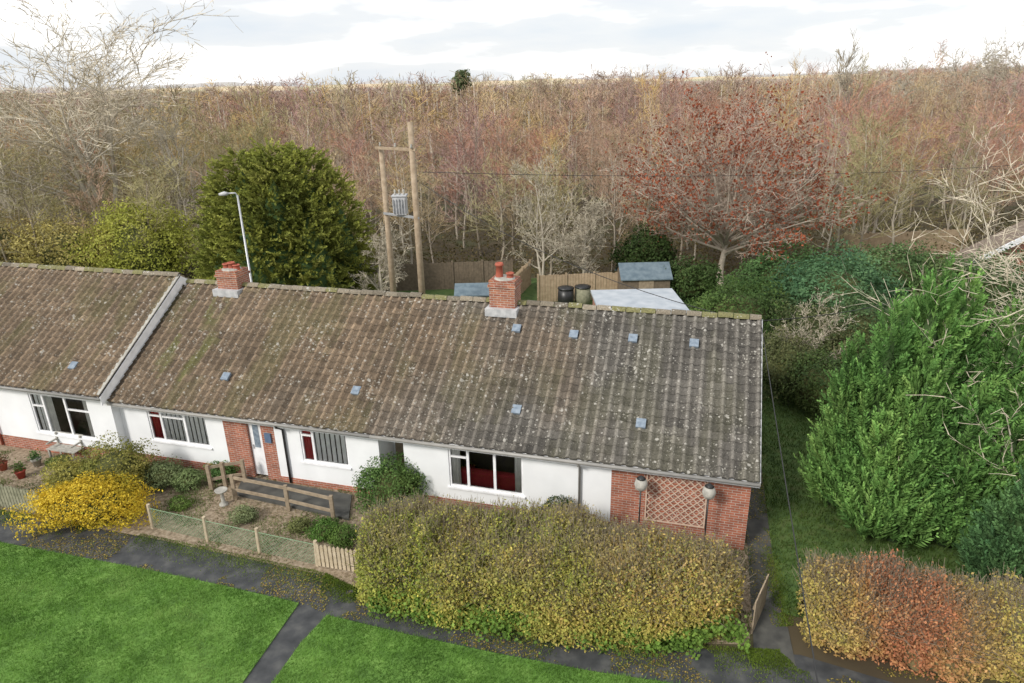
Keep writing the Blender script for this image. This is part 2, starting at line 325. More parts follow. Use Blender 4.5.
def hedge(name, label, pts, w, h, n, size, cols, inner='innerbrown', lump=.2, cs=.8, ntw=9, cols2=None, mid=None, topc=None):
    pts = np.array(pts, float); org = np.array([pts[:, 0].mean(), pts[:, 1].mean(), 0]); root = thing(name, label, 'hedge', org)
    seg = np.linalg.norm(np.diff(pts, axis=0), axis=1); cum = np.r_[0, np.cumsum(seg)]; Lt = cum[-1]
    def surf(s, ph, k):
        x = np.interp(s, cum, pts[:, 0]); y = np.interp(s, cum, pts[:, 1]); ww = np.interp(s, cum, w); hh = np.interp(s, cum, h)
        z0_ = 0*s; hh = hh*(1+.42*(fb(np.c_[s, z0_, z0_+3], .7, 61)-.5)); ww = ww*(1+.38*(fb(np.c_[s, z0_, z0_+9], .6, 62)-.5))
        e = 1.1; a = np.clip(np.minimum(s, Lt-s)/e, 0, 1); cap = np.sqrt(np.maximum(1-(1-a)**2, 0.02))
        dx = np.interp(s+.1, cum, pts[:, 0])-np.interp(s-.1, cum, pts[:, 0]); dy = np.interp(s+.1, cum, pts[:, 1])-np.interp(s-.1, cum, pts[:, 1]); l = np.hypot(dx, dy)
        nx, ny = -dy/l, dx/l; c = np.cos(ph); si = np.sin(ph); lat = np.sign(c)*np.abs(c)**.85*ww*cap*k; z = np.abs(si)**.85*hh*(1-.35*(1-cap))*(1-(1-k)*.6)
        p = np.stack([x+nx*lat, y+ny*lat, z], -1); N = np.stack([nx*c, ny*c, si+.15], -1)
        lm = (fb(p, .8, 9)-.5)*3.4*lump+(fb(p, 2.6, 4)-.5)*1.8*lump; p = p+N*lm[:, None]; return p, N
    s = rng.random(n)*Lt; ph = rng.random(n)*math.pi; p, N = surf(s, ph, 1-.28*rng.random(n)**2+.06*rng.random(n)); p += rng.normal(0, .055, p.shape); p[:, 2] = np.maximum(p[:, 2], .02)
    gap = fb(p, 2.2, 88); keep = rng.random(n) < np.clip((gap-.25)*4.5, .25, 1); p = p[keep]; N = N[keep]
    m_ = n//ntw; s = rng.random(m_)*Lt; ph = .3+rng.random(m_)*2.5; q, Nq = surf(s, ph, .95+0*s); dr = unit(Nq+np.array([0, 0, .6])+rng.normal(0, .5, Nq.shape)); ln = (.08+.48*rng.random((m_, 1))**2); e = q+dr*ln
    V, Q = segs_mesh(np.c_[q-org, e-org, np.full(m_, .007), np.full(m_, .0035)], 3); np_obj('twigs', V, Q, M['bark'], root)
    kk = 2; t = rng.random((m_, kk, 1)); lp = (q[:, None]+(e-q)[:, None]*t+rng.normal(0, .015, (m_, kk, 3))).reshape(-1, 3)
    p = np.r_[p, lp]; N = np.r_[N, np.repeat(dr, kk, 0)]
    V, Q = leaves(p-org, N, size); col = palette(p, cols, cs, 2, .22, .4)
    if cols2 is not None:
        c2 = palette(p, cols2, cs, 6, .22, .4); u = (p[:, 0]-pts[0, 0])/(pts[-1, 0]-pts[0, 0]); nzz = (fb(p, .7, 12)-.5)*2.2
        f = np.clip(u*1.5-.25+nzz-.25*(p[:, 2] < .5), 0, 1) if mid is None else np.clip(1.15*np.exp(-((u-mid)/.16)**2)+nzz*.5-.05, 0, 1)
        f = f[:, None]; col = col*(1-f)+c2*f
    if topc is not None:
        c3 = palette(p, topc, cs, 19, .2, .5); f = (np.clip((p[:, 2]/np.mean(h)-.78)*3, 0, 1)*np.clip((fb(p, .9, 23)-.36)*2.6, 0, .6))[:, None]; col = col*(1-f)+c3*f
    np_obj('leaves', V, Q, M['leaf'], root, col)
    ns, npn = 80, 14; S, PH = np.meshgrid(np.linspace(.02, Lt-.02, ns), np.linspace(0, math.pi, npn), indexing='ij'); q, _ = surf(S.ravel(), PH.ravel(), .78); q = q-org; q[:, 2] = np.maximum(q[:, 2]-.14, 0)
    I = np.arange(ns*npn).reshape(ns, npn); Q = np.stack([I[:-1, :-1], I[1:, :-1], I[1:, 1:], I[:-1, 1:]], -1).reshape(-1, 4)
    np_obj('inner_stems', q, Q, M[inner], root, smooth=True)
    return root
def pip(x, y, poly):
    ins = np.zeros(len(x), bool); n = len(poly)
    for i in range(n):
        x1, y1 = poly[i][:2]; x2, y2 = poly[(i+1) % n][:2]
        c = ((y1 > y) != (y2 > y)); ins ^= c & (x < (x2-x1)*(y-y1)/((y2-y1) if y2 != y1 else 1e-9)+x1)
    return ins
def scatter(poly, n):
    p = np.array([q[:2] for q in poly]); lo = p.min(0); hi = p.max(0); out = []
    tot = 0
    while tot < n:
        x = lo[0]+rng.random(n)*(hi[0]-lo[0]); y = lo[1]+rng.random(n)*(hi[1]-lo[1]); k = pip(x, y, p); out.append(np.c_[x[k], y[k]]); tot += k.sum()
    return np.concatenate(out)[:n]
def sheet(name, poly, z, m, thick=0):
    mb = MB(); pl = [(p[0], p[1]) for p in poly]
    if thick: mb.prism(pl, z-thick, z)
    else: mb.poly([(x, y, z) for x, y in pl])
    me = mb.build(name, m); 
    if not thick and me.data.polygons[0].normal.z < 0: me.data.flip_normals()
    return tag(me, kind='structure')
def blades(name, xy, z, hgt, wid, cols, seed, label, cat, m='grass', cs=.7):
    n = len(xy); b = np.c_[xy, np.full(n, z)]; a = rng.random(n)*6.28; d = np.c_[np.cos(a), np.sin(a), 0*a]; hv = (hgt*(.5+1.0*fb(b, 1.3, seed+40)))[:, None]
    tip = b+np.c_[rng.normal(0, .5, (n, 2))*hv, hv*(.6+.7*rng.random((n, 1)))]
    V = np.stack([b-d*wid, b+d*wid, tip], 1).reshape(-1, 3); o = np_obj(name, V, np.arange(n*3).reshape(n, 3), M[m], None, palette(b, cols, cs, seed, .15, .35)); return tag(o, label, cat, kind='stuff')
# ------------------------------------------------------------------ ground
gp = MB(); gp.poly([(-5000, -500, 0), (5000, -500, 0), (5000, 8000, 0), (-5000, 8000, 0)]); tag(gp.build('ground', M['ground']), kind='structure')
up_edge = [(-150, 487), (0, 512), (150, 538), (325, 576), (378, 603), (560, 640), (745, 652), (800, 655), (1150, 760)]
asph = [P(*p) for p in up_edge]+[P(1150, 1000), P(-150, 1000)]
sheet('footpath', asph, .006, M['asphalt'])
lawn1 = [P(*p) for p in [(-200, 507), (0, 543), (75, 557), (150, 571), (230, 588), (299, 604), (270, 645), (238, 690), (190, 800), (-200, 800)]]
lawn2 = [P(*p) for p in [(327, 616), (410, 636), (500, 655), (590, 672), (690, 687), (1000, 745), (1000, 900), (200, 850), (268, 690), (300, 645)]]
sheet('lawn', lawn1, .035, M['lawn'], .04); sheet('lawn', lawn2, .035, M['lawn'], .04)
GC = [(.065, .145, .02), (.11, .235, .033), (.16, .31, .05), (.25, .38, .10)]
vis = lambda xy: xy[(xy[:, 1] > 7.0) & (np.abs(xy[:, 0]) < xy[:, 1]*.95+1)]
blades('lawn_grass', vis(scatter(lawn1, 130000)), .03, .07, .007, GC, 3, 'short bright green grass of the lawn left of the branch path', 'grass', cs=1.0)
blades('lawn_grass', vis(scatter(lawn2, 100000)), .03, .07, .007, GC, 8, 'short bright green grass of the lawn right of the branch path', 'grass', cs=1.0)
bed = [P(*p) for p in up_edge[:7]]+[L2W(.25, -2), L2W(.25, .3), L2W(-40, .3)]
bed[6] = P(748, 645); sheet('garden_bed', bed, .012, M['gravel'])
AW = .62
alley = [L2W(.1, -3.6), L2W(.95, -3.9), L2W(AW+.1, 0), L2W(AW, 12), L2W(.1, 12)]; sheet('alley_path', alley, .016, M['concrete'])
side = [L2W(AW+.2, -2.2), L2W(8, -3), L2W(12, 14), L2W(AW, 12), L2W(AW+.1, 0)]
sheet('side_lawn', side, .02, M['darklawn'])
blades('side_grass', scatter(side, 45000), .02, .10, .012, [(.035, .07, .012), (.07, .125, .02), (.10, .145, .035)], 5, 'dark damp grass between the side path and the conifer', 'grass')
back = [L2W(-45, 8.5), L2W(14, 8.5), (40, 40), (-40, 45)]
sheet('back_garden', back, .008, M['darklawn'])
# far land
for i, (yy, hh, nm, mm_) in enumerate([(1200, 9, 'hills', 'hill'), (2300, 19, 'hills', 'field'), (4200, 46, 'hills', 'farhill')]):
    xs = np.linspace(-4500, 4500, 240); z = hh*(.1+1.2*fb(np.c_[xs, 0*xs+i*50, 0*xs], (.012, .006, .003)[i], i+3)); V = []
    for k in range(240): V += [(xs[k], yy-250, -1), (xs[k], yy, z[k]), (xs[k], yy+600, z[k]*.6)]
    I = np.arange(720).reshape(240, 3); Q = np.concatenate([np.stack([I[:-1, j], I[1:, j], I[1:, j+1], I[:-1, j+1]], -1) for j in (0, 1)])
    tag(np_obj(nm, V, Q, M[mm_], smooth=True), kind='structure')
for x0, x1, y0, y1 in ((-520, -190, 360, 620), (-160, 90, 460, 760), (60, 420, 520, 900), (-900, -500, 700, 1100)):
    sheet('field', [(x0, y0), (x1, y0+30), (x1+120, y1), (x0-80, y1-20)], .3, M['field'])
# ------------------------------------------------------------------ roof
PITCHX = .30; RA = .08
XS = [0, .1, .2, .3, .4, .5, .75]
def prof1(p): return RA*math.sin(math.pi*p/.5) if p < .5 else 0.
def roof_slope(x0, x1, he, y0, dep, rise, sign, yr, off, seed, tone):
    Ls = math.hypot(dep, rise); nc = 20; g = Ls/nc; ca, sa = dep/Ls, rise/Ls
    k0 = math.floor(x0/PITCHX); k1 = math.ceil(x1/PITCHX); cols = []
    for k in range(k0, k1+1):
        for p in XS:
            x = (k+p)*PITCHX
            if x0 < x < x1: cols.append((x, k, prof1(p)))
    cols = [(x0, k0, prof1((x0/PITCHX) % 1))]+cols+[(x1, k1, prof1((x1/PITCHX) % 1))]
    jit = np.random.default_rng(seed)
    J = jit.normal(0, .005, (nc, k1-k0+2)); rows = [(-.02, -.03, 0)]
    for c in range(nc): rows += [(c*g-.02, .045, c), ((c+1)*g-.02, .004, c)]
    X = np.array([c[0] for c in cols]); K = np.array([c[1] for c in cols])-k0; HH = np.array([c[2] for c in cols]); V = []
    for s, o, c in rows:
        o2 = (o+HH+J[c, K]) if o > -.01 else o+HH
        sj = s+J[c, K]*1.2
        y = y0+sj*ca-o2*sa; z = he+sj*sa+o2*ca
        if sign < 0: y = 2*yr-y
        V.append(np.stack([X, y, z], -1))
    V = np.concatenate(V)-np.array(off); n = len(X); nr = len(rows)-1; I = np.arange(len(rows)*n).reshape(len(rows), n)
    Q = np.stack([I[:-1, :-1], I[:-1, 1:], I[1:, 1:], I[1:, :-1]], -1).reshape(-1, 4)
    if sign < 0: Q = Q[:, ::-1]
    rc = np.array([max(0, r-1)//2 for r in range(nr)]); A, Bk = np.meshgrid(rc, K[:-1], indexing='ij')
    T = (jit.normal(1, .13, (nc+1, k1-k0+2))*jit.normal(1, .03, (nc+1, 1)))[A, Bk]
    cx = np.tile((X[:-1]+X[1:])/2, nr); cs = np.repeat((np.array([r[0] for r in rows[:-1]]))/Ls, n-1)
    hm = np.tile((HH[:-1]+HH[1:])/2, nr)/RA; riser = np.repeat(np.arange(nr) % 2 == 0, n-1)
    pp = np.c_[cx, cs*5, 0*cx]; f = fb(pp, .35, 4)
    warm = np.array([.222, .162, .108]); grey = np.array([.168, .155, .136]); w = np.clip((cx+12.5)/8+(f-.5)*1.4, 0, 1)[:, None]
    col = (warm*(1-w)+grey*w)*tone*T.ravel()[:, None]*(.76+.48*fb(pp, .9, 7))[:, None]
    col *= (.58+.56*np.clip(hm*1.3, 0, 1))[:, None]      # rib shading put into the tile colour: pans darker, rolls lighter
    col[riser] *= .58                                       # shadow line under each course painted on the exposed lower edges
    ms = np.clip((fb(pp*np.array([2.2, .7, 1]), .8, 15)-.5)*5, 0, 1)*(.16*np.clip(1.2+cx/14, .25, 1)**-.5+.2*(cs > .95)+.7*np.exp(-((cx+18.2)/1.2)**2)*(cs > .15)); ms = np.clip(ms, 0, .85)[:, None]
    col = col*(1-ms)+np.array([.13, .13, .045])*ms
    return V, Q, col
def roof(root, x0, x1, off, he=HE, y0=-OV, seed=1, tone=1.):
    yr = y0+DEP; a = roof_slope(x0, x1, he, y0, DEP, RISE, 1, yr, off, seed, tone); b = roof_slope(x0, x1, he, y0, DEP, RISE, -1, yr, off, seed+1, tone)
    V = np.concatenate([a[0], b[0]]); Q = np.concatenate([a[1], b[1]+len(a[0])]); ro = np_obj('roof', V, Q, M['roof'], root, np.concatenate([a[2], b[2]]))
    V = []; Q = []; col = []; x = x0; r2 = np.random.default_rng(seed+5)
    while x < x1-.02:
        e = min(x+.45, x1); dz = r2.normal(0, .01); bs = len(V)
        for xx, rr in ((x, .12), (e-.02, .11)):
            for k in range(7): t = math.pi*k/6; V.append((xx-off[0], yr+rr*math.cos(t)*1.15-off[1], he+RISE+.035+rr*math.sin(t)+dz-off[2]))
        cc = np.array([.20, .17, .125])*r2.normal(1, .2) if r2.random() < .6 else np.array([.175, .165, .07])
        for k in range(6): Q.append((bs+k, bs+k+1, bs+8+k, bs+7+k)); col.append(cc)
        x = e
    np_obj('ridge_tiles', V, Q, M['roof'], ro, np.array(col), True)
    return ro
# ------------------------------------------------------------------ houses
def front_wall(mb, x0, x1, z0, z1, y, ops, dpt=.14):
    xs = sorted({x0, x1, *[o[0] for o in ops], *[o[1] for o in ops]}); zs = sorted({z0, z1, *[o[2] for o in ops], *[o[3] for o in ops]})
    xs = [x for x in xs if x0 <= x <= x1]
    for i in range(len(xs)-1):
        for j in range(len(zs)-1):
            cx = (xs[i]+xs[i+1])/2; cz = (zs[j]+zs[j+1])/2
            if any(o[0] < cx < o[1] and o[2] < cz < o[3] for o in ops): continue
            mb.poly([(xs[i], y, zs[j]), (xs[i+1], y, zs[j]), (xs[i+1], y, zs[j+1]), (xs[i], y, zs[j+1])])
    for a, b, c, d in ops:
        if a < x0 or b > x1: continue
        e = y+dpt
        mb.poly([(a, y, c), (a, y, d), (a, e, d), (a, e, c)]); mb.poly([(b, y, d), (b, y, c), (b, e, c), (b, e, d)])
        mb.poly([(a, y, c), (a, e, c), (b, e, c), (b, y, c)]); mb.poly([(a, y, d), (b, y, d), (b, e, d), (a, e, d)])
def window(root, off, a, b, c, d, y, splits, trans=(), blind=None, curtain=None, label=None, net=None):
    fr = MB(off); w = .055; y0, y1 = y+.03, y+.09
    fr.box(a, b, y0, y1, c, c+w).box(a, b, y0, y1, d-w, d).box(a, a+w, y0, y1, c+w, d-w).box(b-w, b, y0, y1, c+w, d-w)
    xs = [a+(b-a)*s for s in splits]
    for x in xs: fr.box(x-w*.7, x+w*.7, y0-.002, y1, c+w, d-w)
    ed = [a]+xs+[b]
    for i in trans: zt = d-(d-c)*.32; fr.box(ed[i]+w, ed[i+1]-w, y0+.002, y1, zt-w/2, zt+w/2)
    wo = fr.build('window', M['upvc'], root)
    if label: wo['label'] = label
    s = MB(off); s.box(a-.06, b+.06, y-.06, y+.028, c-.05, c-.002); s.build('sill', M['upvc'], wo)
    g = MB(off); g.poly([(a+.02, y+.07, c+.02), (b-.02, y+.07, c+.02), (b-.02, y+.07, d-.02), (a+.02, y+.07, d-.02)]); g.build('pane', M['glass'], wo)
    if blind:
        bl = MB(off); x = a+(b-a)*blind[0]; e = a+(b-a)*blind[1]
        while x < e: bl.poly([(x, y+.095, c+.06), (x+.125, y+.105, c+.06), (x+.125, y+.105, d-.03), (x, y+.095, d-.03)]); x += .175
        bl.build('blind', M['blind'], wo)
    for lst, mm_ in ((curtain, 'red'), (net, 'net')):
        for cc in lst or ():
            cu = MB(off); x = a+(b-a)*cc[0]; e = a+(b-a)*cc[1]; i = 0
            while x < e: cu.poly([(x, y+.10+.03*(i % 2), c+.02), (x+.05, y+.10+.03*((i+1) % 2), c+.02), (x+.05, y+.10+.03*((i+1) % 2), d-.02), (x, y+.10+.03*(i % 2), d-.02)]); x += .05; i += 1
            cu.build('curtain', M[mm_], wo)
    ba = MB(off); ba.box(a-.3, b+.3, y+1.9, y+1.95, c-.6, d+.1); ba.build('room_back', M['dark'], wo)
    return wo
def gutter(root, off, x0, x1, he=HE, y0=-OV, pipes=()):
    fa = MB(off); fa.box(x0, x1, y0+.03, y0+.055, he-.2, he-.035); fa.box(x0, x1, y0+.055, .0+y0+OV, he-.2, he-.18); fa.build('fascia', M['upvc'], root)
    gm = MB(off); gm.tube([(x0, y0-.03, he-.08), (x1, y0-.03, he-.08)], .055, 8); go = gm.build('gutter', M['gutter'], root, True)
    for x, mm in pipes:
        yw = y0+OV; p = MB(off); p.tube([(x, y0-.03, he-.1), (x, y0+.0, he-.2), (x, yw-.06, he-.42), (x, yw-.06, .05)], .038, 8); p.build('downpipe', M[mm], root, True)
def chimney(root, off, x, y, zb, zt, pots):
    c = MB(off); w = .42; dd = .36; c.box(x-w, x+w, y-dd, y+dd, zb, zt-.22); c.box(x-w-.04, x+w+.04, y-dd-.04, y+dd+.04, zt-.22, zt-.14); c.box(x-w-.005, x+w+.005, y-dd-.005, y+dd+.005, zt-.14, zt); co = c.build('chimney', M['chim'], root)
    fl = MB(off); fl.lathe([(.34, zt), (.3, zt+.05)], (x, y, 0), 16); fl.build('mortar_cap', M['stone'], co)
    f = MB(off); zr = HE+RISE-.12; f.box(x-w-.10, x+w+.10, y-dd-.2, y+dd+.05, zr-.15, zr+.10); f.build('lead_flashing', M['lead'], co)
    for dx, hp in pots:
        p = MB(off); p.lathe([(.13, zt), (.12, zt+.05), (.105, zt+hp*.8), (.14, zt+hp*.82), (.14, zt+hp*.9), (.115, zt+hp), (.09, zt+hp), (.085, zt+hp*.6)], (x+dx, y, 0), 14); p.build('chimney_pot', M['terra'], co, True)
def glass_tiles(root, off, pxs, dz=0, dy=0):
    a = math.atan2(RISE, DEP); u = np.array([0, math.cos(a), math.sin(a)]); n = np.array([0, -math.sin(a), math.cos(a)])
    for px, py in pxs:
        c = roof_hit(px, py, dz, dy)+n*.1; mb = MB(off); e = np.array([1., 0, 0]); w, l, t = .13, .14, .02
        q = [c-e*w-u*l, c+e*w-u*l, c+e*w+u*l, c-e*w+u*l]; mb.poly([p+n*t for p in q])
        for i in range(4): mb.poly([q[i]-n*.06, q[(i+1) % 4]-n*.06, q[(i+1) % 4]+n*t, q[i]+n*t])
        mb.build('glass_tile', M['skytile'], root)
m_, nt_, b_ = newmat('glass_roof_tile'); n_ = noise(nt_, 9, 3); nt_.links.new(ramp(nt_, n_.outputs['Fac'], [(.3, (.14, .18, .23)), (.7, (.27, .32, .37))]), b_.inputs['Base Color']); b_.inputs['Roughness'].default_value = .2; M['skytile'] = m_
def gable(mb, x, he, y0, yb, outward):
    yr = (y0+yb)/2; k = RISE/DEP; z = lambda y: he-.08+k*(min(y, 2*yr-y)-y0+OV)
    pts = [(x, y0, 0), (x, yb, 0), (x, yb, z(yb)), (x, yr, z(yr)-.05), (x, y0, z(y0))]; mb.poly(pts if outward > 0 else pts[::-1])
def verge(root, off, x, he, y0, m, w=.03, hgt=.2, name='bargeboard'):
    b = MB(off); yr = y0+DEP
    for s in (1, -1):
        p = [(y0-.02, he-.02), (yr, he+RISE+.03), (yr, he+RISE+.03-hgt), (y0-.02, he-.02-hgt)]
        if s < 0: p = [(2*yr-a, c) for a, c in p]
        A = [(x-w/2, a, c) for a, c in p]; B = [(x+w/2, a, c) for a, c in p]; b.poly(A); b.poly(B[::-1])
        for i in range(4): b.poly([A[i], B[i], B[(i+1) % 4], A[(i+1) % 4]])
    b.build(name, m, root)
XL = W2L(P(110, 400, HE))[0]         # left end of the shared roof
XP = W(378, 450)[0]                  # party line
YB = 2*(DEP-OV)
def wz(px, top, bot): return W(px, bot)[2], min(W(px, top)[2], 2.22)
def winx(a, b, py): return W(a, py)[0], W(b, py)[0]
def opening(a, b, t, bt):
    m = (t+bt)/2; x = winx(a, b, m); z = wz((a+b)/2, t, bt); return [x[0], x[1], max(z[0], .35), z[1]]
def rear(off, x0, x1, y, z, root): mb = MB(off); mb.box(x0, x1, y-.2, y, 0, z); mb.build('rear_wall', M['white'], root)
# --- right bungalow
wr = opening(449, 523, 447, 491); brx = W(611, 490)[0]; rcx = (XP+.03, W(404, 455)[0])
offR = np.array([0, 0, 0.]); hr = thing('bungalow', 'right-hand white bungalow with brick corner, trellis wall and tall-potted chimney', 'house', L2W(0, 0), ANG)
w = MB(); front_wall(w, XP, brx, 0, 2.3, 0, [wr, [rcx[0], rcx[1], 0, 2.15]])
a, b = rcx; e = .95; w.poly([(a, .14, 0), (a, .14, 2.15), (a, e, 2.15), (a, e, 0)]); w.poly([(b, .14, 2.15), (b, .14, 0), (b, e, 0), (b, e, 2.15)]); w.poly([(a, e, 0), (b, e, 0), (b, e, 2.15), (a, e, 2.15)]); w.poly([(a, .14, 2.15), (b, .14, 2.15), (b, e, 2.15), (a, e, 2.15)])
w.build('wall', M['white'], hr); rear(offR, XP, -.3, YB, 2.3, hr)
bw = MB(); front_wall(bw, brx, 0, 0, 2.3, -.003, []); gable(bw, 0, HE, 0, YB, 1); bw.build('brick_wall', M['brick'], hr)
pl = MB(); pl.box(XP, brx, -.02, 0, 0, .28); pl.build('plinth', M['brick'], hr)
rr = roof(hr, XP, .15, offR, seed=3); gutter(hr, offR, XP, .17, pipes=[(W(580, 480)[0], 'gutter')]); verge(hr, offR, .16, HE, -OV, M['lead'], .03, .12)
window(hr, offR, *wr, 0, [.26, .62], (0,), label='wide white window of the right bungalow', net=[(.03, .12), (.88, .97)])
dm = MB(); dm.box(rcx[0]+.08, rcx[1]-.08, e-.04, e-.002, .05, 2.05); do = dm.build('door', M['wood'], hr)
chx = roof_hit(505, 306); chimney(hr, offR, chx[0], DEP-OV-.05, 4.6, 5.13+.85, [(-.17, .5), (.18, .2)])
glass_tiles(rr, offR, [(517, 411), (641, 425), (517, 330), (574, 336), (633, 340), (694, 345)])
vt = MB(); vt.box(.003, .05, 2.6, 2.95, 1.35, 1.75); vt.build('meter_box', M['upvc'], hr)
# red sofa just inside the wide window
sx0, sx1 = wr[0]+.25, wr[1]-.3; so_ = thing('sofa', 'red sofa standing inside the wide window of the right bungalow', 'sofa', L2W((sx0+sx1)/2, .6), ANG); hw_ = (sx1-sx0)/2; zs_ = wr[2]+.42
mb = MB(); mb.box(-hw_, hw_, -.35, -.12, .12, zs_-.06); mb.tube([(-hw_, -.235, zs_-.06), (hw_, -.235, zs_-.06)], .115, 10); mb.build('backrest', M['red'], so_)
mb = MB(); mb.box(-hw_+.18, hw_-.18, -.119, .45, .12, .45); mb.build('seat', M['red'], so_)
for s in (-1, 1): mb = MB(); mb.box(min(s*hw_, s*(hw_-.178)), max(s*hw_, s*(hw_-.178)), -.119, .45, .12, zs_-.25); mb.build('armrest', M['red'], so_)
for s in (-1, 1):
    for y_ in (-.28, .38): mb = MB(); mb.box(s*(hw_-.08)-.03, s*(hw_-.08)+.03, y_-.03, y_+.03, 0, .119); mb.build('leg', M['darkwood'], so_)
# --- middle bungalow
offM = np.array([XP, 0, 0.]); hm = thing('bungalow', 'middle white bungalow with brick-framed front door and short-potted chimney', 'house', L2W(XP, 0), ANG)
w1 = opening(149, 206, 404, 443); w2 = opening(301, 347, 425, 464); bx = (W(226, 440)[0], W(276, 445)[0]); dx = (W(249, 442)[0], W(263, 444)[0])
w = MB(offM); front_wall(w, XL, bx[0], 0, 2.3, 0, [w1]); w.build('wall', M['white'], hm)
w = MB(offM); front_wall(w, bx[1], XP, 0, 2.3, 0, [w2]); w.build('wall', M['white'], hm); rear(offM, XL+.1, XP, YB, 2.3, hm)
bw = MB(offM); front_wall(bw, bx[0], bx[1], 0, 2.3, -.003, [[dx[0], dx[1], .0, 2.1]]); bw.build('brick_wall', M['brick'], hm)
for x0_, x1_, h_ in ((XL, bx[0], .28), (bx[1], XP, .2)): pl = MB(offM); pl.box(x0_, x1_, -.02, 0, 0, h_); pl.build('plinth', M['brick'], hm)
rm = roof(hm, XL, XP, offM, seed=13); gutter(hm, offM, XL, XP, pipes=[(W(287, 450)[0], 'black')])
window(hm, offM, *w1, 0, [.22, .62], (0, 1), blind=(.24, .97), curtain=[(.03, .2)], label='left window with vertical blinds and red curtain')
window(hm, offM, *w2, 0, [.26], (0,), blind=(.3, .97), curtain=[(.03, .22)], label='square window with vertical blinds')
d = MB(offM); d.box(dx[0]+.01, dx[1]-.01, .08, .12, .1, 2.09); do = d.build('door', M['upvc'], hm)
g = MB(offM); g.box(dx[0]+.15, dx[1]-.15, .07, .078, 1.1, 1.9); g.build('door_glass', M['skytile'], do)
hh = MB(offM); hh.tube([(dx[0]+.1, .05, 1.05), (dx[0]+.1, .05, 1.2)], .015, 6); hh.build('door_handle', M['metal'], do)
mb = MB(offM); mb.box(dx[1]+.14, dx[1]+.36, -.06, -.005, 1.4, 1.72); mb.build('meter_box', M['blue'], hm)
chl = roof_hit(233, 288); chimney(hm, offM, chl[0], DEP-OV, 4.6, 5.13+.62, [(-.2, .2), (.02, .26), (.22, .18)])
glass_tiles(rm, offM, [(227, 378), (357, 392)])
# --- left bungalow (roof stands a little higher and further forward)
dzl, dyl = .3, -.3; XE = XL-15; offL = np.array([XL, dyl, 0.]); hl = thing('bungalow', 'left white bungalow whose higher roof ends in a white sloping verge board', 'house', L2W(XL, dyl), ANG)
def opl(a, b, t, bt):
    x0, x1 = W(a, (t+bt)/2, dyl)[0], W(b, (t+bt)/2, dyl)[0]; return [x0, x1, W((a+b)/2, bt, dyl)[2], min(2.45, W((a+b)/2, t, dyl)[2])]
w0 = opl(34, 90, 397, 435); w = MB(offL); front_wall(w, XE, XL, 0, 2.58, dyl, [w0]); gable(w, XL, HE+dzl, dyl, YB+dyl, 1); w.build('wall', M['white'], hl); rear(offL, XE, XL-.1, YB+dyl, 2.5, hl)
pl = MB(offL); pl.box(XE, XL, dyl-.02, dyl, 0, .45); pl.build('plinth', M['brick'], hl)
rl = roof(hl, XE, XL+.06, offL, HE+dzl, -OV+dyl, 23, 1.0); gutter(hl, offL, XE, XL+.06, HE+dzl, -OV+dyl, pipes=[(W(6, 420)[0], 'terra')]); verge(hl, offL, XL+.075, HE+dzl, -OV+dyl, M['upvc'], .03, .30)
vc = MB(offL); yv = -OV+dyl
pt = [(XL+.0, yv-.02, HE+dzl+.07), (XL+.0, yv+DEP, HE+dzl+RISE+.09)]; vc.bar(pt[0], pt[1], .14, .03); vc.build('verge_mortar', M['stone'], hl)
window(hl, offL, *w0, dyl, [.22, .6], (0, 2), blind=(.05, .2), label='white window of the left bungalow', net=[(.24, .34), (.88, .97)]); glass_tiles(rl, offL, [(75, 367)], dzl, dyl)
# ------------------------------------------------------------------ right neighbour house
nb = thing('brick_house', 'brown brick house with white sloping bargeboard behind the big conifer', 'house', (26.8, 33, 0))
k = (4.78-2.92)/3.55; zr = 2.92+k*4.3; ND = 1.0
mb = MB(); mb.poly([(-4, 0, 0), (4, 0, 0), (4, 0, zr-k*4-.1), (0, 0, zr-.1), (-4, 0, zr-k*4-.1)]); mb.poly([(-4, 0, 0), (-4, ND, 0), (-4, ND, zr-k*4-.1), (-4, 0, zr-k*4-.1)]); mb.poly([(-4, ND, 0), (4, ND, 0), (4, ND, zr-k*4-.1), (0, ND, zr-.1), (-4, ND, zr-k*4-.1)]); mb.build('wall', M['brick'], nb)
mb = MB()
for s in (-1, 1): mb.poly([(s*4.6, -.4, zr-k*4.6), (0, -.4, zr), (0, ND+.2, zr), (s*4.6, ND+.2, zr-k*4.6)])
ro = mb.build('roof', mnoise('brown_tile', (.13, .10, .08), (.22, .17, .13), 5, .9, .3), nb)
for s in (-1, 1): mb = MB(); mb.bar((s*4.6, -.42, zr-k*4.6-.05), (0, -.42, zr-.05), .04, .28); mb.build('bargeboard', M['upvc'], nb)
mb = MB(); mb.box(-1.2, 1.0, -.04, -.01, 1.0, 2.2); wi = mb.build('window', M['upvc'], nb); mb = MB(); mb.box(-1.1, .9, -.055, -.042, 1.1, 2.1); mb.build('pane', M['skytile'], wi)
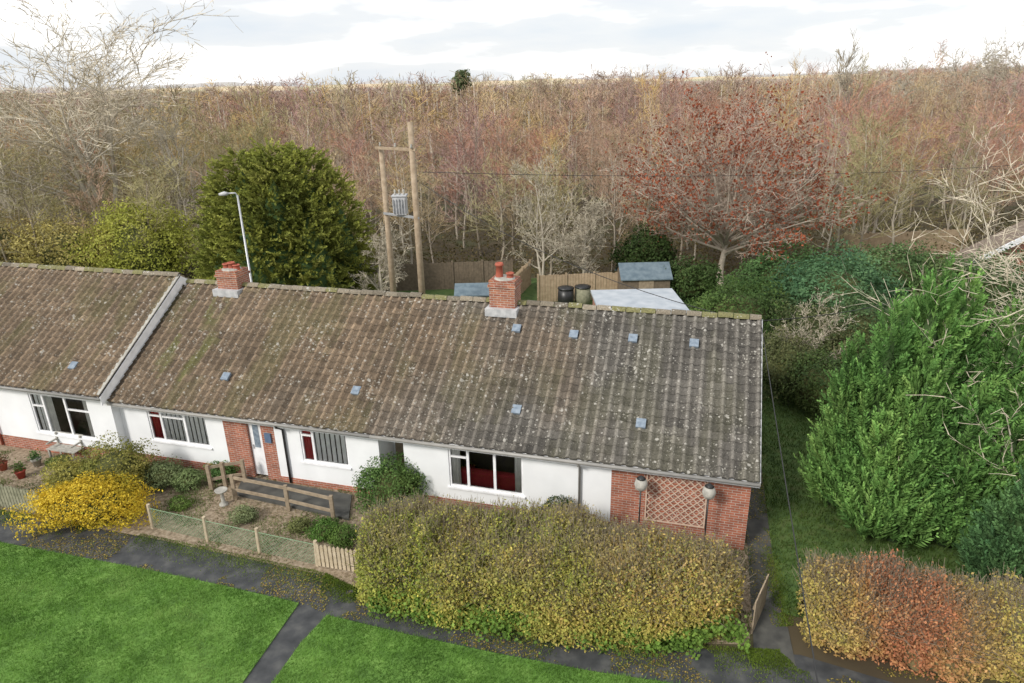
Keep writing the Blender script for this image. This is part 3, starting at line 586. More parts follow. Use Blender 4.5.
# ------------------------------------------------------------------ front garden
GH1 = [(.16, .26, .04), (.30, .38, .07), (.56, .50, .10), (.20, .29, .05), (.46, .45, .10), (.36, .40, .08), (.60, .52, .12)]
GH2 = [(.38, .39, .09), (.68, .56, .13), (.58, .38, .13), (.30, .36, .08), (.72, .60, .16), (.52, .33, .12), (.48, .46, .10), (.70, .52, .13)]
def mid(f, bk, zb=1.45): a = P(*f); b = P(*bk, zb); return (a+b)/2, np.linalg.norm((a-b)[:2])/2
mm = [mid((372, 600), (360, 494)), mid((480, 622), (450, 499)), mid((610, 640), (600, 514)), mid((738, 645), (738, 536))]
hedge('garden_hedge', 'long yellowing hedge in front of the right bungalow, left of the side path', [m[0][:2] for m in mm], [m[1]+.14 for m in mm], [1.5, 1.5, 1.46, 1.42], 120000, .07, GH1, 'innerbrown', lump=.26, cs=1.2, cols2=GH2, ntw=7, topc=[(.32, .24, .13), (.48, .37, .19), (.38, .28, .14), (.54, .43, .18)])
m2 = [P(800, 655)[:2]+np.array([.35, .9]), P(880, 672)[:2]+np.array([.6, .95]), P(1000, 700)[:2]+np.array([1.0, 1.0]), P(1150, 740)[:2]+np.array([1.5, 1.2])]
hedge('garden_hedge', 'shorter hedge at the lower right below the conifer, yellow green with a copper red patch', m2, [.9, 1.0, 1.05, 1.05], [1.35, 1.7, 1.5, 1.65], 65000, .07, [(.34, .38, .08), (.58, .50, .13), (.48, .36, .14), (.66, .55, .15), (.40, .43, .10), (.60, .44, .15)], cs=1.2, lump=.34, ntw=5, cols2=[(.46, .17, .09), (.58, .27, .13), (.52, .21, .11), (.60, .34, .16), (.44, .16, .09)], mid=.26)
# ivy along hedge foot
ft = np.array([P(372, 604), P(480, 626), P(610, 643), P(745, 648)]); n = 14000; t = rng.random(n)**1.25*3; i = t.astype(int); q = ft[i]*(1-(t-i)[:, None])+ft[np.minimum(i+1, 3)]*(t-i)[:, None]
q[:, 1] += rng.normal(.10, .2, n); q[:, 2] = np.abs(rng.normal(0, .25, n))+.02; msk = fb(q, .9, 30) > .38; q = q[msk]
V, Q = leaves(q, np.tile([0, -.6, .8], (len(q), 1)), .085, .75); tag(np_obj('ivy', V, Q, M['leaf'], None, palette(q, [(.08, .16, .025), (.17, .29, .05), (.29, .40, .08)], 2, 3)), 'green ivy and weeds along the foot of the long hedge', 'ground cover', kind='stuff')
# litter and moss on the path
n = 16000; s = scatter(asph[:7]+[P(1150, 700), P(800, 690), P(690, 683), P(500, 654), P(327, 615), P(299, 603), P(150, 570), P(0, 542), P(-150, 515)], n); s = np.r_[s, scatter(alley, 2500)]; q = np.c_[s, np.full(len(s), .022)]
kf = fb(q, .7, 41); q = q[(kf > .47)]; V, Q = leaves(q, np.tile([0, 0, 3.], (len(q), 1)), .045, .6); tag(np_obj('leaf_litter', V, Q, M['leaf'], None, palette(q, [(.28, .18, .06), (.42, .33, .09), (.12, .15, .03), (.22, .12, .05)], 3, 1, .2, .8)), 'fallen yellow and brown leaves on the asphalt path', 'leaves', kind='stuff')
ue = np.array([P(*p) for p in up_edge[:8]]); n = 40000; t = rng.random(n)*7; i = t.astype(int); q = ue[i]*(1-(t-i)[:, None])+ue[i+1]*(t-i)[:, None]; q[:, 1] += -np.abs(rng.normal(0, .34, n))+.1; q[:, 2] = .012
ed_ = np.array([L2W(AW+.25, -2.6), L2W(AW+.1, 0), L2W(AW, 8)]); t = rng.random(8000)*2; i = t.astype(int); q2 = ed_[i]*(1-(t-i)[:, None])+ed_[np.minimum(i+1, 2)]*(t-i)[:, None]; q2[:, 0] += rng.normal(-.05, .12, 8000); q2[:, 2] = .02; q = np.r_[q, q2]
q = q[fb(q, .8, 77) > .44]; blades('moss', q[:, :2], .016, .03, .01, [(.07, .11, .015), (.14, .21, .025), (.22, .27, .05)], 4, 'moss and tufts along the edges of the paths', 'moss')
n = 22000; s = scatter(bed, n*2); q = np.c_[s, np.full(len(s), .02)]; q = q[(fb(q, .6, 55) > .44)]
V, Q = leaves(q, np.tile([0, 0, 2.], (len(q), 1)), .036, .7); tag(np_obj('leaf_litter', V, Q, M['leaf'], None, palette(q, [(.22, .14, .07), (.36, .28, .17), (.13, .16, .05), (.30, .21, .11)], 2, 1, .25, .7)), 'fallen leaves and stones over the front garden beds', 'leaves', kind='stuff')
n = 30000; s = scatter(bed, n*2); q = np.c_[s, 0*s[:, 0]]; q = q[fb(q, .5, 91) > .52]; blades('bed_grass', q[:, :2], .012, .07, .01, [(.06, .11, .025), (.12, .18, .04), (.2, .24, .08)], 6, 'rough grass and weeds growing through the front garden beds', 'grass')
# shrubs in front gardens
def shrub(px, py, rx, ry, h, n, size, cols, label, name='shrub', nl=16, loc=None, **k): return leafy(name, label, 'shrub', P(px, py) if loc is None else loc, rx, ry, h, nl, n, size, [tuple(min(.8, v*1.15) for v in c) for c in cols], **k)
YEL = [(.28, .26, .03), (.56, .41, .035), (.68, .51, .05), (.44, .38, .045)]
shrub(92, 520, 1.75, .95, 1.25, 18000, .07, YEL, 'golden yellow shrub spilling towards the path at the left', 'golden_shrub', 22, lump=1.4)
shrub(122, 490, 1.15, .9, 1.65, 11000, .07, [(.10, .12, .025), (.22, .22, .05), (.36, .31, .09)], 'olive green shrub behind the golden yellow shrub', lump=1.1)
shrub(76, 492, .8, .65, 1.1, 5500, .07, [(.15, .16, .04), (.40, .36, .09), (.27, .27, .06)], 'mottled yellow green shrub left of the olive shrub', lump=1.1)
shrub(165, 486, .65, .55, .85, 4600, .06, [(.11, .14, .06), (.22, .27, .12)], 'grey green shrub right of the olive shrub', lump=1.1)
shrub(190, 487, .5, .45, .6, 3600, .06, [(.12, .18, .06), (.26, .33, .14)], 'pale green low shrub under the window with red curtain', 'low_shrub', lump=1.1)
shrub(222, 478, .5, .4, .55, 3000, .06, [(.08, .17, .05), (.16, .28, .08)], 'bright green low shrub beside the front door', 'low_shrub', lump=1.1)
shrub(394, 506, 1.0, .8, 1.5, 11000, .07, [(.05, .11, .025), (.11, .19, .05), (.21, .28, .08)], 'rounded dark green shrub at the left end of the long hedge', 'evergreen_shrub', lump=1.1)
shrub(0, 0, .6, .45, 1.2, 6000, .06, [(.03, .06, .015), (.06, .11, .026)], 'small dark clipped shrub against the white wall between window and downpipe', 'evergreen_shrub', loc=L2W(W(557, 490, -.6)[0], -.6))
shrub(325, 537, .42, .4, .5, 3200, .055, [(.05, .11, .02), (.11, .21, .04)], 'green cushion shrub behind the picket gate', 'low_shrub', lump=1.1)
shrub(345, 545, .45, .4, .6, 3200, .055, [(.06, .12, .025), (.15, .24, .05)], 'green bushy plant between picket gate and hedge', 'low_shrub', lump=1.1)
shrub(300, 530, .3, .3, .35, 1800, .05, [(.12, .14, .05), (.26, .28, .10)], 'small olive tuft beside the ramp railing', 'low_shrub', lump=1.1)
shrub(245, 521, .42, .35, .45, 2400, .05, [(.14, .17, .08), (.30, .35, .17)], 'pale sage clump in the gravel behind the wire fence', 'low_shrub', lump=1.1)
shrub(180, 508, .35, .3, .35, 1800, .05, [(.07, .14, .025), (.18, .25, .06)], 'green tuft in the gravel right of the golden shrub', 'low_shrub', lump=1.1)
shrub(60, 468, .4, .35, .45, 2000, .05, [(.07, .12, .025), (.18, .22, .06)], 'green clump in front of the garden bench', 'low_shrub', lump=1.1)
# ramp, railing
rp = [P(*p) for p in [(244, 478), (352, 497), (349, 521), (236, 496)]]; sheet('ramp', rp, .09, M['concrete'], .085)
def railing(name, label, pts, h, m, rails=(1., .5), pr=.05, cat='railing'):
    root = thing(name, label, cat, pts[0])
    for p in pts: mb = MB(pts[0]); mb.box(p[0]-pr, p[0]+pr, p[1]-pr, p[1]+pr, -.02, h+.04); mb.build('post', m, root)
    for a, b in zip(pts[:-1], pts[1:]):
        for r in rails: mb = MB(pts[0]); mb.bar(np.array(a)+[0, 0, h*r-.05], np.array(b)+[0, 0, h*r-.05], .045, .09); mb.build('rail', m, root)
    return root
railing('handrail', 'weathered wooden handrail along the front of the ramp', [P(*p) for p in [(236, 500), (289, 511), (334, 522)]], .85, M['wood'])
railing('handrail', 'short wooden handrail beside the front door step', [P(*p) for p in [(212, 490), (226, 487), (246, 484)]], .85, M['wood'])
def mesh_fence(name, label, pts, h):
    root = thing(name, label, 'fence', pts[0]); SP = .11
    for p in pts: mb = MB(pts[0]); mb.tube([p, p+np.array([.02, 0, h+.12])], [.055, .05], 7); mb.build('post', M['palewood'], root)
    for a, b in zip(pts[:-1], pts[1:]):
        ln = np.linalg.norm(b-a); n = int(ln/SP); S = []
        for i in range(-8, n+8):
            for s in (1, -1):
                u0, u1 = i*SP, i*SP+s*h; z0, z1 = .03, h
                lo, hi = sorted((u0, u1))
                if hi <= 0 or lo >= ln: continue
                f0, f1 = 0., 1.
                for lim in (0, ln):
                    t = (lim-u0)/(u1-u0)
                    if 0 < t < 1:
                        if (u0 < 0 and lim == 0) or (u0 > ln and lim == ln): f0 = t
                        elif (u1 < 0 and lim == 0) or (u1 > ln and lim == ln): f1 = t
                pa = a+(b-a)*((u0+(u1-u0)*f0)/ln)+[0, 0, z0+(z1-z0)*f0]; pb = a+(b-a)*((u0+(u1-u0)*f1)/ln)+[0, 0, z0+(z1-z0)*f1]
                S.append((*(pa-pts[0]), *(pb-pts[0]), .006, .006))
        S.append((*(a-pts[0]+[0, 0, h]), *(b-pts[0]+[0, 0, h]), .011, .011)); V, Q = segs_mesh(S, 3); np_obj('wire_mesh', V, Q, M['wire'], root)
mesh_fence('wire_fence', 'green wire mesh fence on pale posts along the middle garden', [P(153, 528), P(208, 541), P(260, 553), P(318, 566)], .68)
def picket(name, label, a, b, h, m, gap=.11, wd=.085, cat='fence'):
    root = thing(name, label, cat, a); ln = np.linalg.norm(b-a); d = (b-a)/ln; nn = int(ln/gap)
    for i in range(nn+1):
        c = a+d*(i*ln/nn)-a; mb = MB(); hh = h*(.97+.05*rng.random()); p = np.array([-d[1], d[0], 0])*.012; q = d*wd/2
        o = [c-q, c+q]; pr = [o[0]+[0, 0, .04], o[1]+[0, 0, .04], o[1]+[0, 0, hh-.06], c+[0, 0, hh], o[0]+[0, 0, hh-.06]]
        A = [x-p for x in pr]; B = [x+p for x in pr]; mb.poly(A); mb.poly(B[::-1])
        for j in range(5): mb.poly([A[j], B[j], B[(j+1) % 5], A[(j+1) % 5]])
        mb.build('picket', m, root)
    for z in (.2, h*.75): mb = MB(); off = np.array([-d[1], d[0], 0])*.035; mb.bar(off+[0, 0, z], off+(b-a)+[0, 0, z], .04, .07); mb.build('rail', m, root)
    return root
picket('picket_gate', 'pale wooden picket gate between wire fence and long hedge', P(320, 567), P(362, 574), .75, M['palewood'], cat='gate')
picket('picket_fence', 'weathered greenish picket fence at the left edge beside the path', P(-60, 496), P(44, 515), .85, M['greywood'], .12, .1)
sg = picket('side_gate', 'brown wooden gate standing open at the right end of the long hedge', P(752, 634), P(764, 606), .95, M['wood'], .11, .1, cat='gate')
# bench, pots, bird bath
bl = P(68, 459); bn = thing('garden_bench', 'grey slatted garden bench under the left bungalow window', 'bench', bl, ANG)
mb = MB()
for j in range(4): mb.box(-.6, .6, -.2+j*.11, -.11+j*.11, .4, .425)
mb.build('seat', M['stone'], bn); mb = MB()
for j in range(3): mb.box(-.6, .6, .25+j*.02, .275+j*.02, .5+j*.13, .6+j*.13)
mb.build('backrest', M['stone'], bn)
for sx in (-.52, .52):
    mb = MB(); mb.box(sx-.03, sx+.03, -.2, -.14, 0, .4); mb.box(sx-.03, sx+.03, .2, .248, 0, .85); mb.box(sx-.03, sx+.03, -.2, .2, .6, .64); mb.build('leg', M['stone'], bn)
for px, py, lab, mm_, cl in ((22, 478, 'red flower pot left of the garden bench', 'pots', [(.05, .1, .02), (.12, .18, .04)]), (4, 470, 'terracotta flower pot at the left edge by the wall', 'terra', [(.2, .05, .04), (.08, .12, .03)]), (38, 466, 'small grey pot with green plant left of the bench', 'stone', [(.05, .12, .03), (.1, .2, .04)])):
    t = thing('flower_pot', lab, 'flower pot', P(px, py)); mb = MB(); mb.lathe([(.1, 0), (.15, .24), (.17, .25), (.17, .3), (.14, .3), (.13, .26)], n=14); mb.build('pot', M[mm_], t, True)
    q = rng.normal(0, .1, (220, 3)); q[:, 2] = np.abs(q[:, 2])*1.3+.3; V, Q = leaves(q, q*0+[0, 0, 1.], .07); np_obj('plant', V, Q, M['leaf'], t, palette(q, cl, 4))
bb = thing('bird_bath', 'small stone bird bath in the gravel in front of the door', 'bird bath', P(224, 505)); mb = MB(); mb.lathe([(.14, 0), (.13, .06), (.06, .1), (.05, .4), (.08, .44)], n=14); mb.build('pedestal', M['stone'], bb, True); mb = MB(); mb.lathe([(.07, .44), (.17, .49), (.19, .54), (.17, .54), (.08, .5)], n=16); mb.build('bowl', M['stone'], bb, True)
# trellis + lanterns on/before the brick wall
ta, tb = W(646, 490)[0], W(707, 497)[0]; zt0, zt1 = .55, 2.05; tr = MB(np.array([ta, -.03, 0]))
tr.box(ta, tb, -.06, -.03, zt1-.035, zt1).box(ta, tb, -.06, -.03, zt0, zt0+.035).box(ta, ta+.035, -.06, -.03, zt0+.035, zt1-.035).box(tb-.035, tb, -.06, -.03, zt0+.035, zt1-.035)
x = ta-1.6
while x < tb:
    for s, yy in ((1, -.036), (-1, -.046)):
        xa, xb = (x, x+1.5) if s > 0 else (x+1.5, x); za, zb = zt0, zt1
        f = [0, 1]
        for lim in (ta, tb):
            t = (lim-xa)/(xb-xa)
            if 0 < t < 1:
                if (xa < ta and lim == ta) or (xa > tb and lim == tb): f[0] = t
                else: f[1] = t
        pa = np.array([xa+(xb-xa)*f[0], yy, za+(zb-za)*f[0]]); pb = np.array([xa+(xb-xa)*f[1], yy, za+(zb-za)*f[1]])
        if f[1]-f[0] > .02 and ta-.01 <= min(pa[0], pb[0]) and max(pa[0], pb[0]) <= tb+.01: tr.bar(pa, pb, .008, .028)
    x += .2
to = tr.build('trellis', M['trellis']); to.location = L2W(ta, -.03); to.rotation_euler = (0, 0, ANG); tag(to, 'pale reddish wooden diamond trellis fixed on the brick wall', 'trellis')
for px, py, lab in ((641, 484, 'pale globe garden lantern on a pole left of the trellis'), (709, 492, 'pale globe garden lantern on a pole right of the trellis')):
    q = W(px, py, -.55); t = thing('garden_lantern', lab, 'lantern', L2W(q[0], -.55)); z = q[2]
    mb = MB(); mb.tube([(0, 0, 0), (0, 0, z-.2)], .02, 8); mb.build('pole', M['black'], t, True)
    mb = MB(); mb.lathe([(.06, z-.2), (.14, z-.12), (.175, z), (.14, z+.12), (.07, z+.17)], n=16); mb.build('globe', M['stone'], t, True)
    mb = MB(); mb.lathe([(.12, z+.165), (.08, z+.2), (.02, z+.25)], n=12); mb.build('cap', M['black'], t, True)
# ------------------------------------------------------------------ conifers
def sprays(name, label, loc, cones, n, cols, L0=.75, group=None, per=22, ww=.024, expo=.9, dir_=(.42, 1.05), core=1., jz=.16):
    root = thing(name, label, 'tree', loc); VV = []; CC = []
    wt = np.array([c[3]*c[4] for c in cones]); idx = rng.choice(len(cones), n, p=wt/wt.sum())
    cn = np.array([c[:5] for c in cones])[idx]
    h = 1-np.sqrt(rng.random(n)) if expo > .7 else rng.random(n)**1.15; az = rng.random(n)*6.2832; rad = cn[:, 4]*np.minimum(1, (1-h)**expo*1.2)*np.minimum(1, .75+h*2.0)
    out = np.c_[np.cos(az), np.sin(az), 0*az]; lum = 1+.6*(fb(np.c_[out[:, :2]*2.2+cn[:, :2], h*5], 1.1, 6)-.5)
    base = np.c_[cn[:, :2], cn[:, 2]+h*cn[:, 3]*.94]+out*(rad*lum*(.35+.5*rng.random(n)))[:, None]
    d = unit(out*dir_[0]*(1+.6*rng.random((n, 1)))+np.array([0, 0, dir_[1]])*(.55+.9*rng.random((n, 1)))+rng.normal(0, jz, (n, 3)))
    Ls = L0*(.6+.8*rng.random(n))*(.65+.35*(1-h)); sd = unit(np.cross(d, rng.normal(0, 1, (n, 3))))
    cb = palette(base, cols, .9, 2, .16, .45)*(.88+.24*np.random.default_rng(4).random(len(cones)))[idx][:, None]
    for k in range(per):
        s = (k+.5)/per; side = 1 if k % 2 else -1; wdt = .30*(1-s*.8)
        p = base+d*(Ls*s)[:, None]; dr = unit(d+side*sd*.7+rng.normal(0, .22, (n, 3))); ln = (Ls*wdt*.95+.04)[:, None]; nm = unit(np.cross(dr, rng.normal(0, 1, (n, 3))))
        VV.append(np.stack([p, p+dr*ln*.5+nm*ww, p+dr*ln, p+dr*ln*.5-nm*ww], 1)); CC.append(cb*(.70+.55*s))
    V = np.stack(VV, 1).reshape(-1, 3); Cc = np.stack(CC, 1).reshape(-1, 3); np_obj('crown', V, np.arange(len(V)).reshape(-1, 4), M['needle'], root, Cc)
    mb = MB()
    for c in cones: mb.lathe([(c[4]*.3*core, max(c[2], .05)), (c[4]*.42*core, c[2]+c[3]*.15), (c[4]*.34*core, c[2]+c[3]*.4), (c[4]*.16*core, c[2]+c[3]*.7), (.02, c[2]+c[3]*.85)], (c[0], c[1], 0), 12)
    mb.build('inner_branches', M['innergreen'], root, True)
    mb = MB(); mb.tube([(0, 0, -.1), (0, 0, 1.), (0, 0, 3)], [.2, .17, .12], 8); mb.build('trunk', M['bark'], root, True); return root
CB = np.array([10.6, 16.2, 0])
sprays('conifer_tree', 'tall feathery bright green conifer at the right beside the side lawn', CB, [(0, 0, .2, 7.5, 1.25), (-1.05, -.2, .2, 6.7, .95), (1.1, .5, .3, 7.1, 1.1), (-1.55, .3, .4, 5.2, .72), (2.1, -.2, .2, 6.6, 1.05), (-.45, -1.0, .15, 5.4, .9), (.75, -1.2, .15, 4.9, .9), (3.0, .3, .2, 6.0, 1.1), (-1.1, -.9, .3, 3.8, .8), (1.7, -1.3, .1, 4.6, .95), (.1, 1.0, .2, 6.2, 1.1), (3.9, -.3, .2, 5.2, 1.05), (2.8, -1.2, .1, 4.1, .95)], 11000, [(.065, .15, .038), (.115, .245, .062), (.19, .355, .09), (.29, .45, .125)], .85, expo=.78, dir_=(.36, 1.1), jz=.13)
C2 = PY(1010, 560, 13.2); C2[2] = 0
sprays('conifer_tree', 'lower dark green conifer at the right edge in front of the tall one', C2, [(0, 0, .1, 3.2, 1.0), (.9, .3, .1, 3.6, 1.1)], 1800, [(.04, .10, .04), (.08, .165, .06), (.13, .24, .085)], .6)
# ------------------------------------------------------------------ trees behind
def base(px, Y): d = ray(px, 270); return np.array([d[0]*Y/d[1], Y, 0.])
def top(px, py, Y): return PY(px, py, Y)[2]
yb = base(288, 37.5); yh = top(287, 126, 37.5)-.75
sprays('yew_tree', 'broad dense yew behind the chimney of the middle bungalow', yb, [(0, 0, .3, yh*.98, 3.4), (-1.5, -.6, .2, yh*.97, 2.7), (1.6, -.3, .2, yh*.97, 2.7), (-2.8, .2, .2, yh*.82, 2.1), (2.9, .1, .2, yh*.82, 2.1), (.4, -1.6, .2, yh*.92, 2.5), (-.9, -2.2, .1, yh*.72, 2.3), (2.0, -1.8, .1, yh*.68, 2.2), (-2.4, -1.6, .1, yh*.6, 2.1)], 7600, [(.11, .13, .025), (.185, .21, .04), (.29, .31, .06), (.42, .41, .11)], 1.0, None, 18, .048, .36, (.60, .36), 1.6, .3)
rt = thing('autumn_tree', 'wide round tree with rusty red leaves behind the sheds', 'tree', base(722, 40)); hR = top(722, 97, 40)
cfg = dict(max=4, n=[5, 8, 5, 3, 2], wob=[.05, .05, .12, .16, .2], up=[.05, 0, .03, .02, 0], start=[.3, .25, .25, .3, 0], kids=[4.2, 1.6, 1.5, 1.3, 0], ang=[1.0, .5, .55, .6, 0], lr=[1.15, .26, .5, .55, 0], rmin=.014)
S = dome_tree(hR, 5.5, 4.6, 3.0, .25, 40, cfg, -.12); tree_parts(rt, S, M['redbark'], M['redtwig'], 1, 1.0)
tp = S[S[:, 8] >= 2][:, 3:6]; rel = np.linalg.norm((tp-np.array([0, 0, 3.5]))/np.array([5.5, 5.5, hR-3.5]), axis=1); tp = tp[rel > .5]
i = rng.choice(len(tp), 15000); q = tp[i]+rng.normal(0, .18, (15000, 3)); q = q[fb(q, .9, 17) > .44]; V, Q = leaves(q, rng.normal(0, 1, q.shape), .16, .7); np_obj('leaves', V, Q, M['leaf'], rt, palette(q, [(.24, .06, .03), (.36, .11, .05), (.30, .08, .04), (.42, .17, .08)], .5, 3))
# big bare tree far left
for px, py, Y, st, rad_, kk, rm_, lab in ((118, -12, 50, 4, 7.2, 1.7, .024, 'tall bare pale-limbed tree towering over the left bungalow roof'), (20, 80, 47, 2, 3.8, 1.4, .018, 'bare pale tree at the far left of the frame'), (195, 98, 52, 2, 3.2, 1.4, .018, 'bare spreading tree left of the yew')):
    t = thing('bare_tree', lab, 'tree', base(px, Y)); c = dict(SPREAD); c['kids'] = [kk, 1.25, 1.3, 1.2, 0]; c['lr'] = [.62, .5, .5, .55, 0]; c['ang'] = [.7, .6, .6, .6, 0]; c['rmin'] = rm_; tree_parts(t, bare(top(px, py, Y), .26, c, st, .10, rad_), M['palebark'], M['palebranch'] if px == 118 else M['greybranch'], 2)
for px, py, Y, rad_, kk, lab in ((540, 155, 40.5, 1.9, 1.9, 'pale lichen-covered bare tree right of the utility pole'), (585, 198, 39.5, 1.7, 2.4, 'low grey bushy bare tree left of the rusty red tree'), (385, 225, 36, 1.5, 2.0, 'grey bare bush beside the foot of the utility pole')):
    t = thing('bare_tree', lab, 'tree', base(px, Y)); c = dict(SPREAD); c['start'] = [.15, .2, .2, .3, 0]; c['lr'] = [.5, .45, .5, .55, 0]; c['kids'] = [kk, 1.3, 1.4, 1.2, 0]; c['rmin'] = .016; tree_parts(t, bare(top(px, py, Y), .1, c, 2, .12, rad_), M['palebark'], M['greybranch'], 1)
t = thing('bare_tree', 'leafless pale tree reaching in at the right edge over the conifer', 'tree', (13.9, 15.4, 0)); c = dict(SPREAD); c['rmin'] = .009; c['start'] = [.2, .25, .25, .3, 0]; tree_parts(t, bare(10.2, .13, c, 2, .1, 3.4), M['palebark'], M['palebranch'], 1)
for px, py, Y, rad_, lab in ((985, 25, 85, 6, 'tall grey bare tree on the skyline at the far right'), (935, 42, 92, 6, 'grey bare tree on the skyline left of the tallest right-hand one'), (1030, 30, 78, 6, 'grey bare tree on the skyline cut by the right edge'), (885, 62, 88, 4, 'brown bare tree on the skyline, first of the rise at the right'), (815, 42, 70, 1.8, 'tall slender pale birch rising above the wood behind the rusty red tree'), (720, 64, 95, 3, 'slim bare tree topping the skyline behind the rusty red tree'), (610, 66, 110, 5, 'rounded bare tree just topping the skyline near the centre'), (365, 74, 110, 5, 'rounded brown bare tree on the skyline above the utility pole'), (430, 76, 120, 4, 'bare tree on the skyline left of the small dark evergreen'), (545, 74, 120, 4, 'bare tree on the skyline right of the small dark evergreen'), (270, 84, 110, 5, 'rounded bare tree on the skyline above the yew')):
    t = thing('bare_tree', lab, 'tree', base(px, Y)); c = dict(BIRCH if px in (815, 720) else SPREAD); c['rmin'] = .03; tree_parts(t, bare(top(px, py, Y), .18, c, 1, .05, rad_), M['bark'] if px != 815 else M['palebark'], M['greybranch'] if px > 800 else M['browntwig'], 1)
# evergreen shrubs and hedges behind
BK = [('laurel_bush', 742, 30, 2.6, 1.8, 3.0, 12000, .14, [(.04, .07, .02), (.08, .14, .035), (.14, .20, .05)], 'dark ivy covered bank behind the right end of the roof'),
 ('laurel_bush', 838, 31, 3.0, 2.4, 4.0, 17000, .15, [(.04, .10, .05), (.09, .18, .08), (.15, .26, .11)], 'blue green laurel left of the tall conifer top'),
 ('laurel_bush', 790, 35, 2.6, 2.2, 3.4, 12000, .16, [(.05, .10, .035), (.10, .19, .06), (.16, .25, .08)], 'mid green laurel below the rusty red tree'),
 ('laurel_bush', 690, 37, 1.6, 1.4, 2.4, 6000, .15, [(.04, .08, .025), (.09, .14, .04)], 'dark green bush right of the garden shed'),
 ('laurel_bush', 893, 33, 3.0, 2.4, 3.8, 14000, .16, [(.05, .09, .03), (.10, .17, .06), (.16, .23, .09)], 'green bush behind the conifer near the right-hand fence'),
 ('laurel_bush', 950, 31, 2.8, 2.0, 3.5, 13000, .16, [(.04, .07, .025), (.09, .14, .045), (.14, .18, .06)], 'dark green bush in front of the brown brick house'),
 ('laurel_bush', 1010, 30, 2.6, 1.6, 4.0, 12000, .15, [(.04, .08, .03), (.09, .15, .05), (.14, .20, .08)], 'dark green bush at the right edge hiding the brick house wall'),
 ('laurel_bush', 645, 41.5, 1.8, 1.4, 3.2, 8000, .17, [(.03, .055, .015), (.06, .10, .025)], 'dark evergreen bush behind the garden shed'),
 ('ivy_bush', 150, 43, 3.4, 2.6, 5.2, 18000, .17, [(.13, .15, .02), (.28, .30, .05), (.42, .41, .09)], 'yellow green ivy covered tree left of the yew'),
 ('ivy_bush', 75, 44, 3.4, 2.6, 4.2, 12000, .17, [(.18, .16, .05), (.36, .31, .10), (.48, .41, .15)], 'golden brown scrubby growth behind the left bungalow roof'),
 ('ivy_bush', 5, 45, 3.6, 2.6, 4.6, 12000, .17, [(.19, .16, .06), (.39, .31, .13), (.50, .39, .17)], 'tan bushy growth at the far left edge behind the roof'),
 ('ivy_bush', 335, 44, 2.6, 2.2, 3.6, 10000, .17, [(.11, .12, .03), (.28, .25, .08)], 'olive bush behind the yew on its right'),
 ('dark_bush', 800, 24.5, 1.4, 1.6, 2.6, 8000, .11, [(.04, .06, .022), (.09, .11, .04), (.16, .15, .07)], 'dark tangled bush beside the gable end of the right bungalow'),
 ('dark_bush', 836, 23, 1.2, 1.3, 2.2, 7000, .10, [(.035, .07, .022), (.08, .125, .035), (.14, .17, .06)], 'dark bush tucked against the left of the conifer'),
 ('dark_bush', 830, 27, 2.0, 1.8, 2.8, 9000, .12, [(.045, .065, .027), (.11, .13, .05), (.19, .19, .09)], 'tangled ivy thicket between the gable end and the laurel'),
 ('dark_bush', 800, 29.5, 1.6, 1.6, 2.6, 7000, .13, [(.035, .065, .027), (.08, .12, .04)], 'dark ivy thicket behind the gable end below the laurels'),
 ('dark_bush', 880, 27, 2.0, 1.8, 3.2, 9000, .12, [(.045, .085, .032), (.10, .16, .06)], 'deep green thicket directly left of the tall conifer peak')]
for nm, px, Y, rx, ry, h, n, sz, cl, lab in BK: leafy(nm, lab, 'bush', base(px, Y), rx, ry, h, 20, n, sz, [tuple(v*1.2 for v in c_) for c_ in cl], lump=1.2)
t = thing('bare_shrub', 'grey leafless shrub between gable end and conifer', 'shrub', base(818, 25.5)); c = dict(SPREAD); c['start'] = [.1, .2, .2, .2, 0]; c['kids'] = [1.6, 1.2, 1.2, 1, 0]; c['rmin'] = .011; tree_parts(t, bare(3.6, .04, c, 3, .25, 1.3), M['bark'], M['greybranch'], 1)
# wood
protos = []
for i in range(7):
    S = bare(9.0, .088, BIRCH, 1, .05, 1.7+.5*rng.random()); A = S[S[:, 8] <= 1]; B = S[S[:, 8] > 1]
    V, Q = segs_mesh(A, 4); mt = np_mesh('birch_trunk', V, Q); mt.materials.append(M['birchtrunk']); V, Q = segs_mesh(B, 2); mcs = []
    for nm_, _ in WOODC: mc = np_mesh('birch_crown', V, Q); mc.materials.append(M['w_'+nm_]); mcs.append(mc)
    protos.append((mt, mcs, B))
Y = 43.0
wood = []
while Y < 78:
    hw = .79*Y+3; x = -hw+rng.random()*3
    while x < hw:
        wood.append((x+rng.normal(0, .8), Y+rng.normal(0, 1.0))); x += 2.7+1.7*rng.random()
    Y += 4.0
WL = ['bare russet-twigged tree in the wood', 'bare purplish brown tree in the wood', 'bare brown-twigged tree in the wood', 'bare tan-twigged tree in the wood', 'bare golden-twigged tree in the wood', 'bare olive-twigged tree in the wood']
WG = ['russet trees of the wood', 'purplish brown trees of the wood', 'brown trees of the wood', 'tan trees of the wood', 'golden trees of the wood', 'olive trees of the wood']
